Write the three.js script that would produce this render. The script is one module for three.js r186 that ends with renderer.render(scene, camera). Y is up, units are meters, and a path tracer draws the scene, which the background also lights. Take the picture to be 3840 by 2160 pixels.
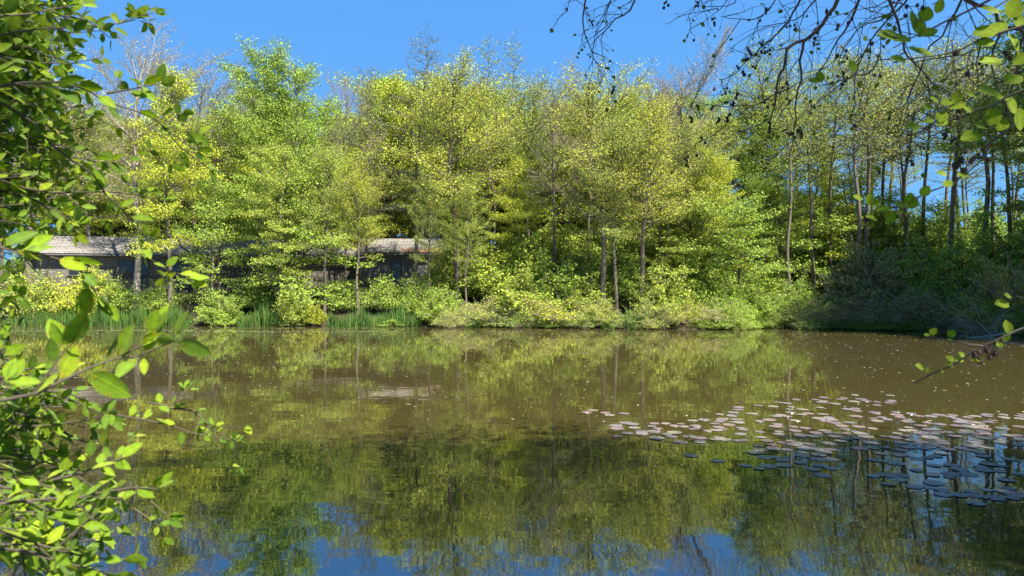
import * as THREE from 'three';
import { ImprovedNoise } from 'three/addons/math/ImprovedNoise.js';

// ---------------------------------------------------------------- camera, sky, sun, exposure
const W = 1024, H = 576, EYE = 2.2, F = 2544;      // F: pixels of the 3840-wide photograph per unit of slope
const scene = new THREE.Scene();
const camera = new THREE.PerspectiveCamera(46, W / H, 0.05, 1200);
camera.position.set(0, EYE, 0);
camera.lookAt(0, EYE, -10);
camera.focus = 30;
camera.userData.fStop = 8;
const renderer = new THREE.WebGLRenderer({ antialias: true });
renderer.setSize(W, H);
renderer.toneMapping = THREE.LinearToneMapping;
renderer.toneMappingExposure = 3.45;
renderer.shadowMap.enabled = true;

const ELEV = 54 * Math.PI / 180, AZ = 42 * Math.PI / 180;      // azimuth from straight behind the camera towards its right
const SUN = new THREE.Vector3(Math.sin(AZ) * Math.cos(ELEV), Math.sin(ELEV), Math.cos(AZ) * Math.cos(ELEV));
{
  const w = 512, h = 256, d = new Float32Array(w * h * 4);
  for (let j = 0; j < h; j++) for (let i = 0; i < w; i++) {
    const lat = ((j + 0.5) / h - 0.5) * Math.PI, lon = ((i + 0.5) / w - 0.5) * 2 * Math.PI;
    const y = Math.sin(lat), x = Math.cos(lat) * Math.cos(lon), z = Math.cos(lat) * Math.sin(lon);
    const t = Math.pow(Math.max(0, y), 0.55), k = 4 * (j * w + i);
    const mu = x * SUN.x + y * SUN.y + z * SUN.z, near = 0.16 * Math.pow(Math.max(0, (mu + 1) / 2), 4);
    const mix = (a, b) => a + (b - a) * t;
    if (y >= 0) {
      d[k] = mix(0.078, 0.005) + near * 0.21; d[k + 1] = mix(0.195, 0.060) + near * 0.30; d[k + 2] = mix(0.335, 0.235) + near * 0.29;
    } else { d[k] = 0.06; d[k + 1] = 0.065; d[k + 2] = 0.04; }
    d[k + 3] = 1;
  }
  const tex = new THREE.DataTexture(d, w, h, THREE.RGBAFormat, THREE.FloatType);
  tex.mapping = THREE.EquirectangularReflectionMapping; tex.magFilter = THREE.LinearFilter; tex.needsUpdate = true;
  scene.background = tex; scene.environment = tex;
}
const sun = new THREE.DirectionalLight(new THREE.Color(1.0, 0.93, 0.80), 5);
sun.position.copy(SUN).multiplyScalar(90).add(new THREE.Vector3(0, 0, -30));
sun.target.position.set(0, 0, -30);
sun.castShadow = true;
Object.assign(sun.shadow.camera, { left: -70, right: 70, top: 60, bottom: -60, near: 1, far: 220 });
sun.shadow.mapSize.set(4096, 4096);
scene.add(sun, sun.target);

// ---------------------------------------------------------------- helpers
function rngOf(seed) { let a = seed * 2654435761 >>> 0; return () => { a = a + 0x6D2B79F5 | 0; let t = Math.imul(a ^ a >>> 15, 1 | a); t = t + Math.imul(t ^ t >>> 7, 61 | t) ^ t; return ((t ^ t >>> 14) >>> 0) / 4294967296; }; }
const noise = new ImprovedNoise();
const V = (x, y, z) => new THREE.Vector3(x, y, z);
const lerp = (a, b, t) => a + (b - a) * t, clamp = (x, a = 0, b = 1) => Math.min(b, Math.max(a, x));
const smooth = (a, b, x) => { const t = clamp((x - a) / (b - a)); return t * t * (3 - 2 * t); };
const at = (px, py, d) => V((px - 1920) / F * d, EYE + (1080 - py) / F * d, -d);       // a point of the place, d metres ahead
const names = {};
function numbered(n) { names[n] = (names[n] ?? -1) + 1; return names[n] ? `${n}_${String(names[n]).padStart(3, '0')}` : n; }
function tag(o, label, category, group, kind) {
  o.userData.label = label;
  if (category) o.userData.category = category;
  if (group) o.userData.group = group;
  if (kind) o.userData.kind = kind;
  return o;
}
function thing(name, pos, label, category, group) {
  const o = new THREE.Group(); o.name = numbered(name); o.position.copy(pos); scene.add(o);
  return tag(o, label, category, group);
}
function part(name, geo, mat, parent) {
  const m = new THREE.Mesh(geo, mat); m.name = name; m.castShadow = m.receiveShadow = true; parent.add(m); return m;
}
function struct(name, geo, mat) { const m = part(numbered(name), geo, mat, scene); m.userData.kind = 'structure'; return m; }

class MB {                                             // collects triangles for one mesh
  constructor(tinted) { this.p = []; this.n = []; this.i = []; this.c = tinted ? [] : null; }
  vert(x, y, z, nx, ny, nz, t) { this.p.push(x, y, z); this.n.push(nx, ny, nz); if (this.c) this.c.push(t[0], t[1], t[2]); return this.p.length / 3 - 1; }
  tube(pts, rad, sides = 5) {
    let prev = null; const up = V(0.31, 0.05, 0.95).normalize(), d = V(), a = V(), b = V();
    for (let k = 0; k < pts.length; k++) {
      d.subVectors(pts[Math.min(k + 1, pts.length - 1)], pts[Math.max(k - 1, 0)]).normalize();
      a.crossVectors(d, Math.abs(d.dot(up)) > 0.95 ? V(1, 0, 0) : up).normalize(); b.crossVectors(d, a);
      const ring = [];
      for (let s = 0; s < sides; s++) {
        const u = s / sides * 2 * Math.PI, c = Math.cos(u), e = Math.sin(u), nx = a.x * c + b.x * e, ny = a.y * c + b.y * e, nz = a.z * c + b.z * e, r = rad[k];
        ring.push(this.vert(pts[k].x + nx * r, pts[k].y + ny * r, pts[k].z + nz * r, nx, ny, nz, [1, 1, 1]));
      }
      if (prev) for (let s = 0; s < sides; s++) { const s2 = (s + 1) % sides; this.i.push(prev[s], prev[s2], ring[s], prev[s2], ring[s2], ring[s]); }
      prev = ring;
    }
  }
  leaf(x, y, z, dx, dy, dz, nx, ny, nz, len, wid, t) {   // a folded lozenge: two triangles
    let sx = dy * nz - dz * ny, sy = dz * nx - dx * nz, sz = dx * ny - dy * nx; const l = Math.hypot(sx, sy, sz) || 1; sx *= wid / l; sy *= wid / l; sz *= wid / l;
    const up = 0.25 * wid, h = len * 0.55;
    const a = this.vert(x, y, z, nx, ny, nz, t);
    const b = this.vert(x + dx * h + sx + nx * up, y + dy * h + sy + ny * up, z + dz * h + sz + nz * up, nx, ny, nz, t);
    const c = this.vert(x + dx * len, y + dy * len, z + dz * len, nx, ny, nz, t);
    const e = this.vert(x + dx * h - sx + nx * up, y + dy * h - sy + ny * up, z + dz * h - sz + nz * up, nx, ny, nz, t);
    this.i.push(a, b, c, a, c, e);
  }
  box(cx, cy, cz, sx, sy, sz) { this.geo(new THREE.BoxGeometry(sx, sy, sz).translate(cx, cy, cz)); }
  geo(g) {
    const o = this.p.length / 3, P = g.attributes.position, N = g.attributes.normal, I = g.index;
    for (let k = 0; k < P.count; k++) this.vert(P.getX(k), P.getY(k), P.getZ(k), N.getX(k), N.getY(k), N.getZ(k), [1, 1, 1]);
    if (I) for (let k = 0; k < I.count; k++) this.i.push(o + I.getX(k)); else for (let k = 0; k < P.count; k++) this.i.push(o + k);
  }
  build() {
    const g = new THREE.BufferGeometry();
    g.setAttribute('position', new THREE.Float32BufferAttribute(this.p, 3)); g.setAttribute('normal', new THREE.Float32BufferAttribute(this.n, 3));
    if (this.c) g.setAttribute('color', new THREE.Float32BufferAttribute(this.c, 3));
    g.setIndex(this.i); this.p = this.n = this.i = null; return g;
  }
}

// ---------------------------------------------------------------- materials
function grain(size, f, seed = 0) {                   // a tileable texture of bytes from f(u, v) -> [r, g, b] 0..1
  const d = new Uint8Array(size * size * 4);
  for (let j = 0; j < size; j++) for (let i = 0; i < size; i++) { const c = f(i / size, j / size, i, j), k = 4 * (j * size + i); d[k] = 255 * clamp(c[0]); d[k + 1] = 255 * clamp(c[1]); d[k + 2] = 255 * clamp(c[2]); d[k + 3] = 255; }
  const t = new THREE.DataTexture(d, size, size); t.wrapS = t.wrapT = THREE.RepeatWrapping; t.magFilter = THREE.LinearFilter; t.needsUpdate = true; return t;
}
function tile(u, v, n, m, s) {                         // noise that repeats after 1 in u and v: four corners blended
  const a = noise.noise(u * n, v * m, s), b = noise.noise((u - 1) * n, v * m, s), c = noise.noise(u * n, (v - 1) * m, s), d = noise.noise((u - 1) * n, (v - 1) * m, s);
  const w = Math.sqrt((u * u + (1 - u) * (1 - u)) * (v * v + (1 - v) * (1 - v)));
  return (a * (1 - u) * (1 - v) + b * u * (1 - v) + c * (1 - u) * v + d * u * v) / w;
}
const leafMat = (r, g, b, through = 0.33) => new THREE.MeshPhysicalMaterial({ color: new THREE.Color().setRGB(r, g, b), roughness: 0.95, vertexColors: true, transmission: through, thickness: 0, side: THREE.DoubleSide, specularIntensity: 0.5 });
const plain = (r, g, b, rough = 0.9, extra = {}) => new THREE.MeshStandardMaterial({ color: new THREE.Color().setRGB(r, g, b), roughness: rough, ...extra });
const M = {
  green: leafMat(0.25, 0.37, 0.035), lime: leafMat(0.40, 0.46, 0.03), fresh: leafMat(0.32, 0.40, 0.045), olive: leafMat(0.31, 0.365, 0.06), tan: leafMat(0.36, 0.32, 0.15), gold: leafMat(0.375, 0.42, 0.04),
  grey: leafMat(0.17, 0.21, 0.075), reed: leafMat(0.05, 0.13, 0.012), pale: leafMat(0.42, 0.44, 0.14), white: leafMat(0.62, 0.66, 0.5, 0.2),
  bark: plain(0.105, 0.088, 0.064), paleBark: plain(0.24, 0.21, 0.165), twig: plain(0.24, 0.19, 0.14), bud: plain(0.22, 0.195, 0.145), deadWood: plain(0.27, 0.24, 0.20),
};
const barkBump = grain(256, (u, v) => { const k = 0.5 + 0.45 * tile(u, v, 22, 5, 3.1) + 0.3 * tile(u, v, 50, 14, 7.7); return [k, k, k]; });

// ---------------------------------------------------------------- ground and pond
const SHORE = [[-60, -41.5], [-29, -40], [-14, -39.4], [0, -37.9], [4, -37.2], [7, -36.4], [11.8, -35.6], [12.6, -36.8], [16, -37], [21, -34.5], [25, -30], [28, -22], [30, -10], [28, 0], [14, -0.8], [4, -1.4], [0, -1.3], [-6, -1.6], [-14, -0.9], [-60, -1]];
function shoreDist(x, z) {                             // metres from the waterline: positive on land
  let d = 1e9, inside = false;
  for (let i = 0, j = SHORE.length - 1; i < SHORE.length; j = i++) {
    const [ax, az] = SHORE[j], [bx, bz] = SHORE[i], ex = bx - ax, ez = bz - az, t = clamp(((x - ax) * ex + (z - az) * ez) / (ex * ex + ez * ez));
    d = Math.min(d, Math.hypot(x - ax - t * ex, z - az - t * ez));
    if ((az > z) !== (bz > z) && x < ex * (z - az) / ez + ax) inside = !inside;
  }
  return inside ? -d : d;
}
function landHeight(x, z) {
  const d = shoreDist(x, z), n = noise.noise(x * 0.31, 2.2, z * 0.31) * 0.12 + noise.noise(x * 0.9, 5.1, z * 0.9) * 0.05;
  if (d < 0) return Math.max(-1.2, d * 0.8 - 0.04);
  const near = smooth(-14, -6, z);
  const far = 0.25 * smooth(0, 0.5, d) + 1.55 * smooth(0.3, 5.5, d) + 3.2 * smooth(14, 45, d) * smooth(16, 2, x) * smooth(-40, -50, z);
  return lerp(far, 0.62 * smooth(0, 0.9, d), near) + n * smooth(0, 2, d);
}
{
  const xs = [], zs = [];
  const axis = (lo, hi, far, step, out) => { for (let v = -far; v < lo; v += 26) out.push(v); for (let v = lo; v <= hi; v += step) out.push(v); for (let v = hi + 26; v <= far; v += 26) out.push(v); };
  axis(-62, 44, 520, 0.8, xs); axis(-70, 12, 520, 0.8, zs);
  const p = [], uv = [], idx = [];
  for (const z of zs) for (const x of xs) { p.push(x, landHeight(x, z), z); uv.push(x / 4, z / 4); }
  for (let j = 0; j + 1 < zs.length; j++) for (let i = 0; i + 1 < xs.length; i++) { const a = j * xs.length + i, b = a + xs.length; idx.push(a, b, a + 1, a + 1, b, b + 1); }
  const g = new THREE.BufferGeometry(); g.setAttribute('position', new THREE.Float32BufferAttribute(p, 3)); g.setAttribute('uv', new THREE.Float32BufferAttribute(uv, 2)); g.setIndex(idx); g.computeVertexNormals();
  const soil = grain(512, (u, v) => { const a = 0.5 + 0.5 * tile(u, v, 9, 9, 1.5), b = 0.5 + 0.5 * tile(u, v, 60, 60, 4.2), c = smooth(0.45, 0.6, a * 0.6 + b * 0.4); return [lerp(0.15, 0.13, c) + 0.08 * b, lerp(0.12, 0.17, c) + 0.07 * b, lerp(0.075, 0.06, c) + 0.04 * b]; });
  soil.colorSpace = THREE.SRGBColorSpace;
  struct('ground', g, new THREE.MeshStandardMaterial({ map: soil, roughness: 1, bumpMap: soil, bumpScale: 0.03 }));
}
{
  const g = new THREE.PlaneGeometry(150, 52, 1, 1).rotateX(-Math.PI / 2).translate(-15, 0, -21);
  const P = g.attributes.position, U = g.attributes.uv; for (let k = 0; k < 4; k++) U.setXY(k, P.getX(k) / 3.1, P.getZ(k) / 2.3);
  const ripple = grain(1024, (u, v) => { const k = 0.5 + 0.30 * tile(u, v, 4, 6, 9.5) + 0.14 * tile(u, v, 9, 16, 2.5) + 0.02 * tile(u, v, 22, 40, 6.5); return [k, k, k]; });
  const water = new THREE.MeshPhysicalMaterial({ color: new THREE.Color().setRGB(0.042, 0.034, 0.012), roughness: 0.003, ior: 2.333, specularIntensity: 2, bumpMap: ripple, bumpScale: 0.0022 });
  struct('water', g, water);
}

// ---------------------------------------------------------------- trees
// o: H height, R crown radius, base (share of the trunk below the crown), limbs, leaf size, dens leaves per spray, twigs, droop, top shape
function growTree(seed, o) {
  const R = rngOf(seed), rnd = (a, b) => a + (b - a) * R(), wood = new MB(), fine = new MB(), fol = new MB(true);
  const n = 14, T = [], TR = [], lean = o.lean ?? 0.03, la = R() * 6.3, w1 = R() * 9, w2 = R() * 9;
  const tp = (t) => V(Math.cos(la) * lean * o.H * t * (1 - 0.4 * t) + 0.16 * Math.sin(t * 7 + w1) * t * (o.wob ?? 1) + 0.05 * Math.sin(t * 19 + w2), o.H * t, Math.sin(la) * lean * o.H * t + 0.16 * Math.sin(t * 6 + w2) * t * (o.wob ?? 1));
  const tr = (t) => (o.r0 ?? 0.14) * (0.97 * Math.pow(1 - t, 0.85) + 0.03) * (1 + 0.7 * Math.exp(-t * 40));
  for (let k = 0; k <= n; k++) { const t = Math.pow(k / n, 1.15) * Math.min(1, (o.top ?? 1) + 0.04); T.push(tp(t)); TR.push(tr(t)); }
  T[0].y -= 0.5; wood.tube(T, TR, 8);
  const spray = (p, r, count) => {
    for (let k = 0; k < count; k++) {
      const a = R() * 6.283, q = Math.sqrt(R()) * r, x = p.x + Math.cos(a) * q, z = p.z + Math.sin(a) * q, y = p.y + rnd(-0.45, 0.45) * r * (o.flat ?? 0.7);
      let nx = rnd(-1, 1) * 0.9, ny = rnd(0.15, 1.2), nz = rnd(-1, 1) * 0.9; const l = Math.hypot(nx, ny, nz); nx /= l; ny /= l; nz /= l;
      const b = a + rnd(-1, 1); let dx = Math.cos(b), dz = Math.sin(b), dy = -(dx * nx + dz * nz) / Math.max(0.25, ny); const m = Math.hypot(dx, dy, dz);
      const s = o.leaf * rnd(0.65, 1.25), tt = rnd(0.72, 1.22), hue = rnd(-0.13, 0.13);
      fol.leaf(x, y, z, dx / m, dy / m, dz / m, nx, ny, nz, s, s * 0.42, [tt * (1 + hue), tt, tt * (1 - 0.5 * hue)]);
    }
  };
  const shape = o.shape ?? ((u) => Math.pow(Math.sin(Math.PI * Math.pow(clamp(u * 0.93 + 0.07), 0.62)), 0.8));
  for (let k = 0; k < o.limbs; k++) {
    const u = (k + R() * 0.9) / o.limbs, t = lerp(o.base, o.top ?? 0.985, Math.pow(u, o.bias ?? 0.9)), az = k * 2.399 + rnd(-0.5, 0.5), L = o.R * shape(u) * rnd(0.45, 1.25) * (1 + 0.3 * Math.sin(az + la + 3 * u)) + 0.25;
    const el = lerp(o.el0 ?? 0.15, o.el1 ?? 1.0, u) + rnd(-0.2, 0.2), bend = o.bend ?? -0.25, st = tp(t), pts = [st.clone()], rads = [Math.min(tr(t) * 0.55, (0.012 + L * 0.014) * (o.thick ?? 1))], seg = 5;
    let e = el, a = az, p = st.clone();
    for (let s = 1; s <= seg; s++) { e += bend / seg * 2 * rnd(0.4, 1.4); a += rnd(-0.16, 0.16); p = p.clone().add(V(Math.cos(a) * Math.cos(e), Math.sin(e), Math.sin(a) * Math.cos(e)).multiplyScalar(L / seg)); pts.push(p); rads.push(rads[0] * (1 - s / seg) + 0.006); }
    wood.tube(pts, rads, 4);
    const m = Math.max(2, Math.round(L * (o.subs ?? 3.2)));
    for (let q = 0; q <= m; q++) {
      const s = lerp(0.22, 1, q / m), i = Math.min(seg - 1, Math.floor(s * seg)), b0 = pts[i].clone().lerp(pts[i + 1], s * seg - i), l2 = (L * 0.42 * (1.15 - 0.75 * s) + 0.18) * rnd(0.6, 1.3);
      const a2 = a + (q % 2 ? 1 : -1) * rnd(0.5, 1.15), e2 = el * (o.upTwigs ?? 0.45) + rnd(-0.3, 0.35), dir = V(Math.cos(a2) * Math.cos(e2), Math.sin(e2), Math.sin(a2) * Math.cos(e2));
      const mid = b0.clone().addScaledVector(dir, l2 * 0.5).add(V(0, rnd(-0.04, 0.06), 0)), end = b0.clone().addScaledVector(dir, l2).add(V(0, rnd(-0.12, 0.1) * (o.droop ?? 1), 0));
      fine.tube([b0, mid, end], [0.009 + 0.004 * l2, 0.007, 0.004], 3);
      const c = Math.max(2, Math.round(l2 / 0.2));
      for (let j = 1; j <= c; j++) {
        const pp = b0.clone().lerp(end, j / c);
        if (R() < (o.skip ?? 0.12)) continue;
        const nT = o.twigs ?? 1;
        for (let w = 0; w < nT; w++) { const a3 = a2 + rnd(-1.5, 1.5), e3 = e2 + rnd(-0.4, 0.8), l3 = rnd(0.12, 0.38) * (o.twigLen ?? 1); fine.tube([pp, pp.clone().add(V(Math.cos(a3) * Math.cos(e3) * l3, Math.sin(e3) * l3, Math.sin(a3) * Math.cos(e3) * l3))], [0.0065, 0.004], 3); }
        const dn = o.dens * (o.thin ? o.thin(u, s) : 1); spray(pp, o.spread ?? 0.24, Math.floor(dn + R()));
      }
    }
  }
  if (o.ivy) { for (let k = 0; k < o.ivy; k++) { const t = rnd(0.02, 0.55), p = tp(t), a = R() * 6.283, q = tr(t) + rnd(0.02, 0.22) * (1.1 - t); spray(V(p.x + Math.cos(a) * q, p.y, p.z + Math.sin(a) * q), 0.1, 2); } }
  return { wood: wood.build(), fine: fine.build(), fol: fol.build() };
}
const round = (a, b) => (u) => Math.pow(Math.sin(Math.PI * clamp(a + (1 - a - 0.03) * u)), b);
const KINDS = {
  leafy: (s) => growTree(s, { H: 15, R: 2.9, base: 0.24, limbs: 54, leaf: 0.11, dens: 13, spread: 0.34, flat: 0.9, r0: 0.16, el0: 0.15, el1: 1.3, upTwigs: 0.65, thick: 1.3, subs: 3.3, skip: 0.06, wob: 2, top: 0.9, shape: round(0.2, 0.6) }),
  olive: (s) => growTree(s, { H: 14, R: 3.1, base: 0.34, limbs: 42, leaf: 0.085, dens: 11, spread: 0.33, flat: 1, r0: 0.15, el0: 0.3, el1: 1.3, twigs: 2, subs: 3.2, skip: 0.16, upTwigs: 0.75, bend: -0.12, wob: 3, thick: 1.5, top: 0.86, shape: round(0.2, 0.55) }),
  bare: (s) => growTree(s, { H: 16, R: 4.4, base: 0.33, limbs: 25, leaf: 0.075, dens: 3.6, spread: 0.28, r0: 0.17, el0: 0.4, el1: 1.15, twigs: 3, twigLen: 1.5, subs: 3.0, upTwigs: 0.8, bend: 0.05, wob: 2.8, top: 0.82, shape: round(0.2, 0.5) }),
  low: (s) => growTree(s, { H: 8, R: 2.4, base: 0.12, limbs: 42, leaf: 0.105, dens: 11, spread: 0.34, r0: 0.09, el0: 0, el1: 1.2, subs: 3.2, skip: 0.06, wob: 2.4, lean: 0.08, top: 0.88, shape: round(0.25, 0.6) }),
  tall: (s) => growTree(s, { H: 17, R: 2.8, base: 0.52, limbs: 32, leaf: 0.105, dens: 3.6, spread: 0.32, r0: 0.17, el0: 0.4, el1: 1.2, bend: -0.2, twigs: 1, subs: 2.8, skip: 0.25, lean: 0.04, wob: 3.4, top: 0.9, shape: round(0.15, 0.6) }),
  canopy: (s) => growTree(s, { H: 16, R: 3.1, base: 0.5, limbs: 40, leaf: 0.12, dens: 11, spread: 0.36, r0: 0.18, el0: 0.3, el1: 1.2, twigs: 1, subs: 3, skip: 0.1, top: 0.9, shape: round(0.3, 0.5) }),
  spire: (s) => growTree(s, { H: 16, R: 1.9, base: 0.32, limbs: 48, leaf: 0.11, dens: 3.4, spread: 0.24, r0: 0.12, el0: 0.3, el1: 1.2, twigs: 2, subs: 3.4, wob: 1.6, shape: (u) => 1.05 * (1 - 0.85 * u) + 0.1 }),
};
const protos = {};
for (const [k, count, h] of [['leafy', 4, 15], ['olive', 4, 14], ['bare', 3, 16], ['tall', 4, 17], ['spire', 2, 16], ['low', 3, 8], ['canopy', 2, 16]]) {
  protos[k] = [];
  for (let i = 0; i < count; i++) protos[k].push({ ...KINDS[k](11 + i * 7 + k.length * 131), H: h });
}
const used = {};
// px: where the trunk stands in the picture; d: metres ahead; top: picture row of the tip; wide: crown width factor
function tree(kind, px, d, top, mat, label, o = {}) {
  const x = (px - 1920) / F * d, y = landHeight(x, -d), h = EYE + (1080 - top) / F * d - y, list = protos[kind], pick = o.v ?? (used[kind] = (used[kind] ?? -1) + 1) % list.length, p = list[pick], s = h / p.H;
  const t = thing(o.name ?? 'alder_tree', V(x, y, -d), label, 'tree', o.group);
  t.rotation.y = o.turn ?? (px * 0.37) % 6.28; t.scale.set(s * (o.wide ?? 1), s, s * (o.wide ?? 1));
  part('trunk', p.wood, o.bark ?? M.bark, t); part('twigs', p.fine, kind === 'bare' ? M.bud : M.bark, t); part('crown', p.fol, mat, t);
  return t;
}
const TREES = [
  // left, in front of the long low building
  ['olive', 120, 44, 60, M.tan, 'bare topped tree with pale buds beyond the leafy shrub at the far left', { wide: 1.2 }],
  ['olive', 330, 47, 330, M.olive, 'olive twiggy tree rising behind the left end of the long roof'],
  ['bare', 512, 41.6, 85, M.tan, 'tall grey budding tree on the thick pale trunk in front of the long building', { bark: M.paleBark, wide: 1.1, v: 0 }],
  ['leafy', 636, 41.4, 215, M.lime, 'yellow green tree on a brown trunk beside the thick pale trunk', { wide: 0.8, v: 0 }],
  ['bare', 742, 46, 185, M.grey, 'thin crowned grey green tree just left of the tall leafy pair', { v: 1 }],
  ['tall', 818, 43, 300, M.fresh, 'slim pair-stemmed young tree in front of the long roof', { wide: 0.8 }],
  ['leafy', 965, 44.5, 150, M.green, 'tallest dense leafy tree of the left half, left one of the leafy pair', { wide: 0.95, v: 1 }],
  ['leafy', 1098, 44, 175, M.green, 'dense leafy tree with a rounded top, right one of the leafy pair', { wide: 0.85, v: 2 }],
  ['leafy', 1046, 40.6, 520, M.fresh, 'leafy waterside tree with low boughs over the dark reeds', { wide: 1.1, v: 3 }],
  ['olive', 1216, 40.4, 500, M.fresh, 'waterside tree on a leaning grey trunk beside the iris bed', { wide: 0.9 }],
  ['bare', 1292, 48, 235, M.tan, 'thin bare tree top standing in the gap of the skyline', { wide: 0.6, v: 2 }],
  ['spire', 1372, 46, 260, M.grey, 'narrow grey green tree right of the bare top in the skyline gap', { wide: 0.9 }],
  ['olive', 1342, 40.8, 560, M.lime, 'small bright tree in front of the grey boarded wall', { wide: 0.9 }],
  ['spire', 1556, 43, 145, M.grey, 'tall slender see-through tree with a pointed twiggy tip', { wide: 1.15 }],
  ['olive', 1606, 40.6, 640, M.fresh, 'low two-stemmed tree beside the small cabin', { wide: 0.8 }],
  ['olive', 1718, 41.5, 190, M.gold, 'broad golden olive tree on a straight dark trunk at the middle', { wide: 1.15, v: 0 }],
  ['olive', 1748, 40.2, 640, M.fresh, 'low leafy tree on the forked trunk left of the overhanging bush', { wide: 0.8 }],
  ['spire', 1838, 48, 165, M.fresh, 'left one of two pointed green tips on the skyline', { wide: 0.8 }],
  ['spire', 1896, 49, 158, M.fresh, 'right one of two pointed green tips on the skyline', { wide: 0.8 }],
  ['tall', 1836, 42, 420, M.lime, 'slim young tree between the two central trunks', {}],
  ['leafy', 1940, 42.5, 560, M.lime, 'bright leafy tree above the overhanging waterside bush', { wide: 0.9, v: 0 }],
  ['bare', 2085, 42, 270, M.olive, 'slender dark trunked tree with a spiky thin crown', { wide: 0.8, v: 1 }],
  ['olive', 1990, 46, 262, M.olive, 'olive crowned tree between the pointed tips and the spiky crown', {}],
  ['bare', 2215, 44.5, 300, M.tan, 'thick dark trunk with a crooked bare pale crown', { v: 0, wide: 0.8 }],
  ['olive', 2262, 38.6, 215, M.gold, 'large golden olive waterside tree on the leaning pale trunk', { wide: 1.15, v: 1 }],
  ['olive', 2312, 38.3, 400, M.olive, 'slimmer waterside tree on the thin pale trunk beside the large leaning one', { wide: 0.9, v: 2 }],
  ['olive', 2404, 38.2, 330, M.gold, 'golden waterside tree on the brown trunk behind the bright bush', { wide: 1.1, v: 3 }],
  ['bare', 2440, 47, 262, M.tan, 'bare branched tree on the skyline, left one of the bare clump', { v: 2, wide: 0.9 }],
  ['bare', 2560, 47, 205, M.tan, 'tallest bare branched tree of the bare clump on the skyline', { v: 0, wide: 1.15 }],
  ['olive', 2600, 40, 430, M.olive, 'olive tree on a slim pale trunk right of the golden ones', { wide: 1.0 }],
  ['leafy', 2690, 38.5, 560, M.lime, 'bright leafy tree at the end of the sunlit bank, before the dark corner', { wide: 0.95, v: 1 }],
  ['olive', 2790, 44, 290, M.gold, 'golden leafy crown above the dark corner of the pond', { wide: 1.1, v: 2 }],
  ['low', 800, 41.8, 640, M.green, 'low green tree hiding the middle of the long building', { wide: 0.85 }],
  ['low', 1130, 41.6, 600, M.green, 'low dense tree hiding the right part of the long roof', { wide: 1.2 }],
  ['low', 2500, 40, 660, M.fresh, 'low fresh tree filling the gap right of the brown waterside trunk', { wide: 1.2 }],
  ['low', 2760, 38.6, 720, M.green, 'low shaded tree leaning out at the end of the sunlit bank', { wide: 1.2 }],
  // right, the shaded bank
  ['low', 2930, 43, 560, M.green, 'low tree behind the ivy clad trunk', { wide: 1.2 }],
  ['low', 3190, 44, 620, M.lime, 'low bright tree in the middle of the shaded wood', { wide: 1.1 }],
  ['low', 3400, 42, 720, M.green, 'low green tree under the row of tall trunks, left one of two', { wide: 1.3 }],
  ['low', 3560, 41, 740, M.green, 'low green tree under the row of tall trunks, right one of two', { wide: 1.3 }],
  ['leafy', 2870, 42, 430, M.green, 'shaded green tree at the dark corner of the pond', { wide: 0.9, v: 3, bark: M.bark }],
  ['tall', 2962, 39.5, 330, M.green, 'dark ivy clad trunk standing at the left of the shaded bank', { bark: M.bark, v: 0 }],
  ['tall', 3052, 41, 300, M.olive, 'dark trunk beside the patch of red brown leaf litter', { bark: M.bark, v: 1 }],
  ['leafy', 3120, 52, 520, M.lime, 'sunlit yellow green tree glowing between the shaded trunks', { wide: 0.8, v: 2 }],
  ['tall', 3208, 39, 150, M.olive, 'tall dark leaning trunk, first of the row against bright sky', { bark: M.bark, v: 2 }],
  ['tall', 3262, 40, 120, M.olive, 'tall thick dark trunk, second of the row against bright sky', { bark: M.bark, v: 3, wide: 1.1 }],
  ['tall', 3330, 43, 200, M.olive, 'slender trunk third in the row against bright sky', { bark: M.bark, v: 0 }],
  ['tall', 3402, 41, 190, M.olive, 'trunk fourth in the row against bright sky, with side boughs', { bark: M.bark, v: 1 }],
  ['tall', 3474, 42, 160, M.olive, 'trunk fifth in the row against bright sky', { bark: M.bark, v: 2 }],
  ['tall', 3572, 39, 110, M.olive, 'trunk sixth in the row, behind the hanging alder leaves', { bark: M.bark, v: 3 }],
  ['tall', 3600, 41, 180, M.olive, 'thin trunk close behind the sixth of the row', { bark: M.bark, v: 0 }],
  ['tall', 3698, 38, 120, M.olive, 'thick double trunk seventh in the row against bright sky', { bark: M.bark, v: 1, wide: 1.2 }],
  ['tall', 3722, 38.6, 160, M.olive, 'trunk touching the thick double one in the row', { bark: M.bark, v: 2 }],
  ['tall', 3784, 37, 150, M.olive, 'trunk last but one of the row at the right edge', { bark: M.bark, v: 3 }],
  ['tall', 3830, 38, 140, M.olive, 'last trunk of the row, cut by the right edge', { bark: M.bark, v: 0 }],
];
for (const [k, px, d, top, m, label, o] of TREES) tree(k, px, d, top, m, label, o ?? {});

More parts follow.
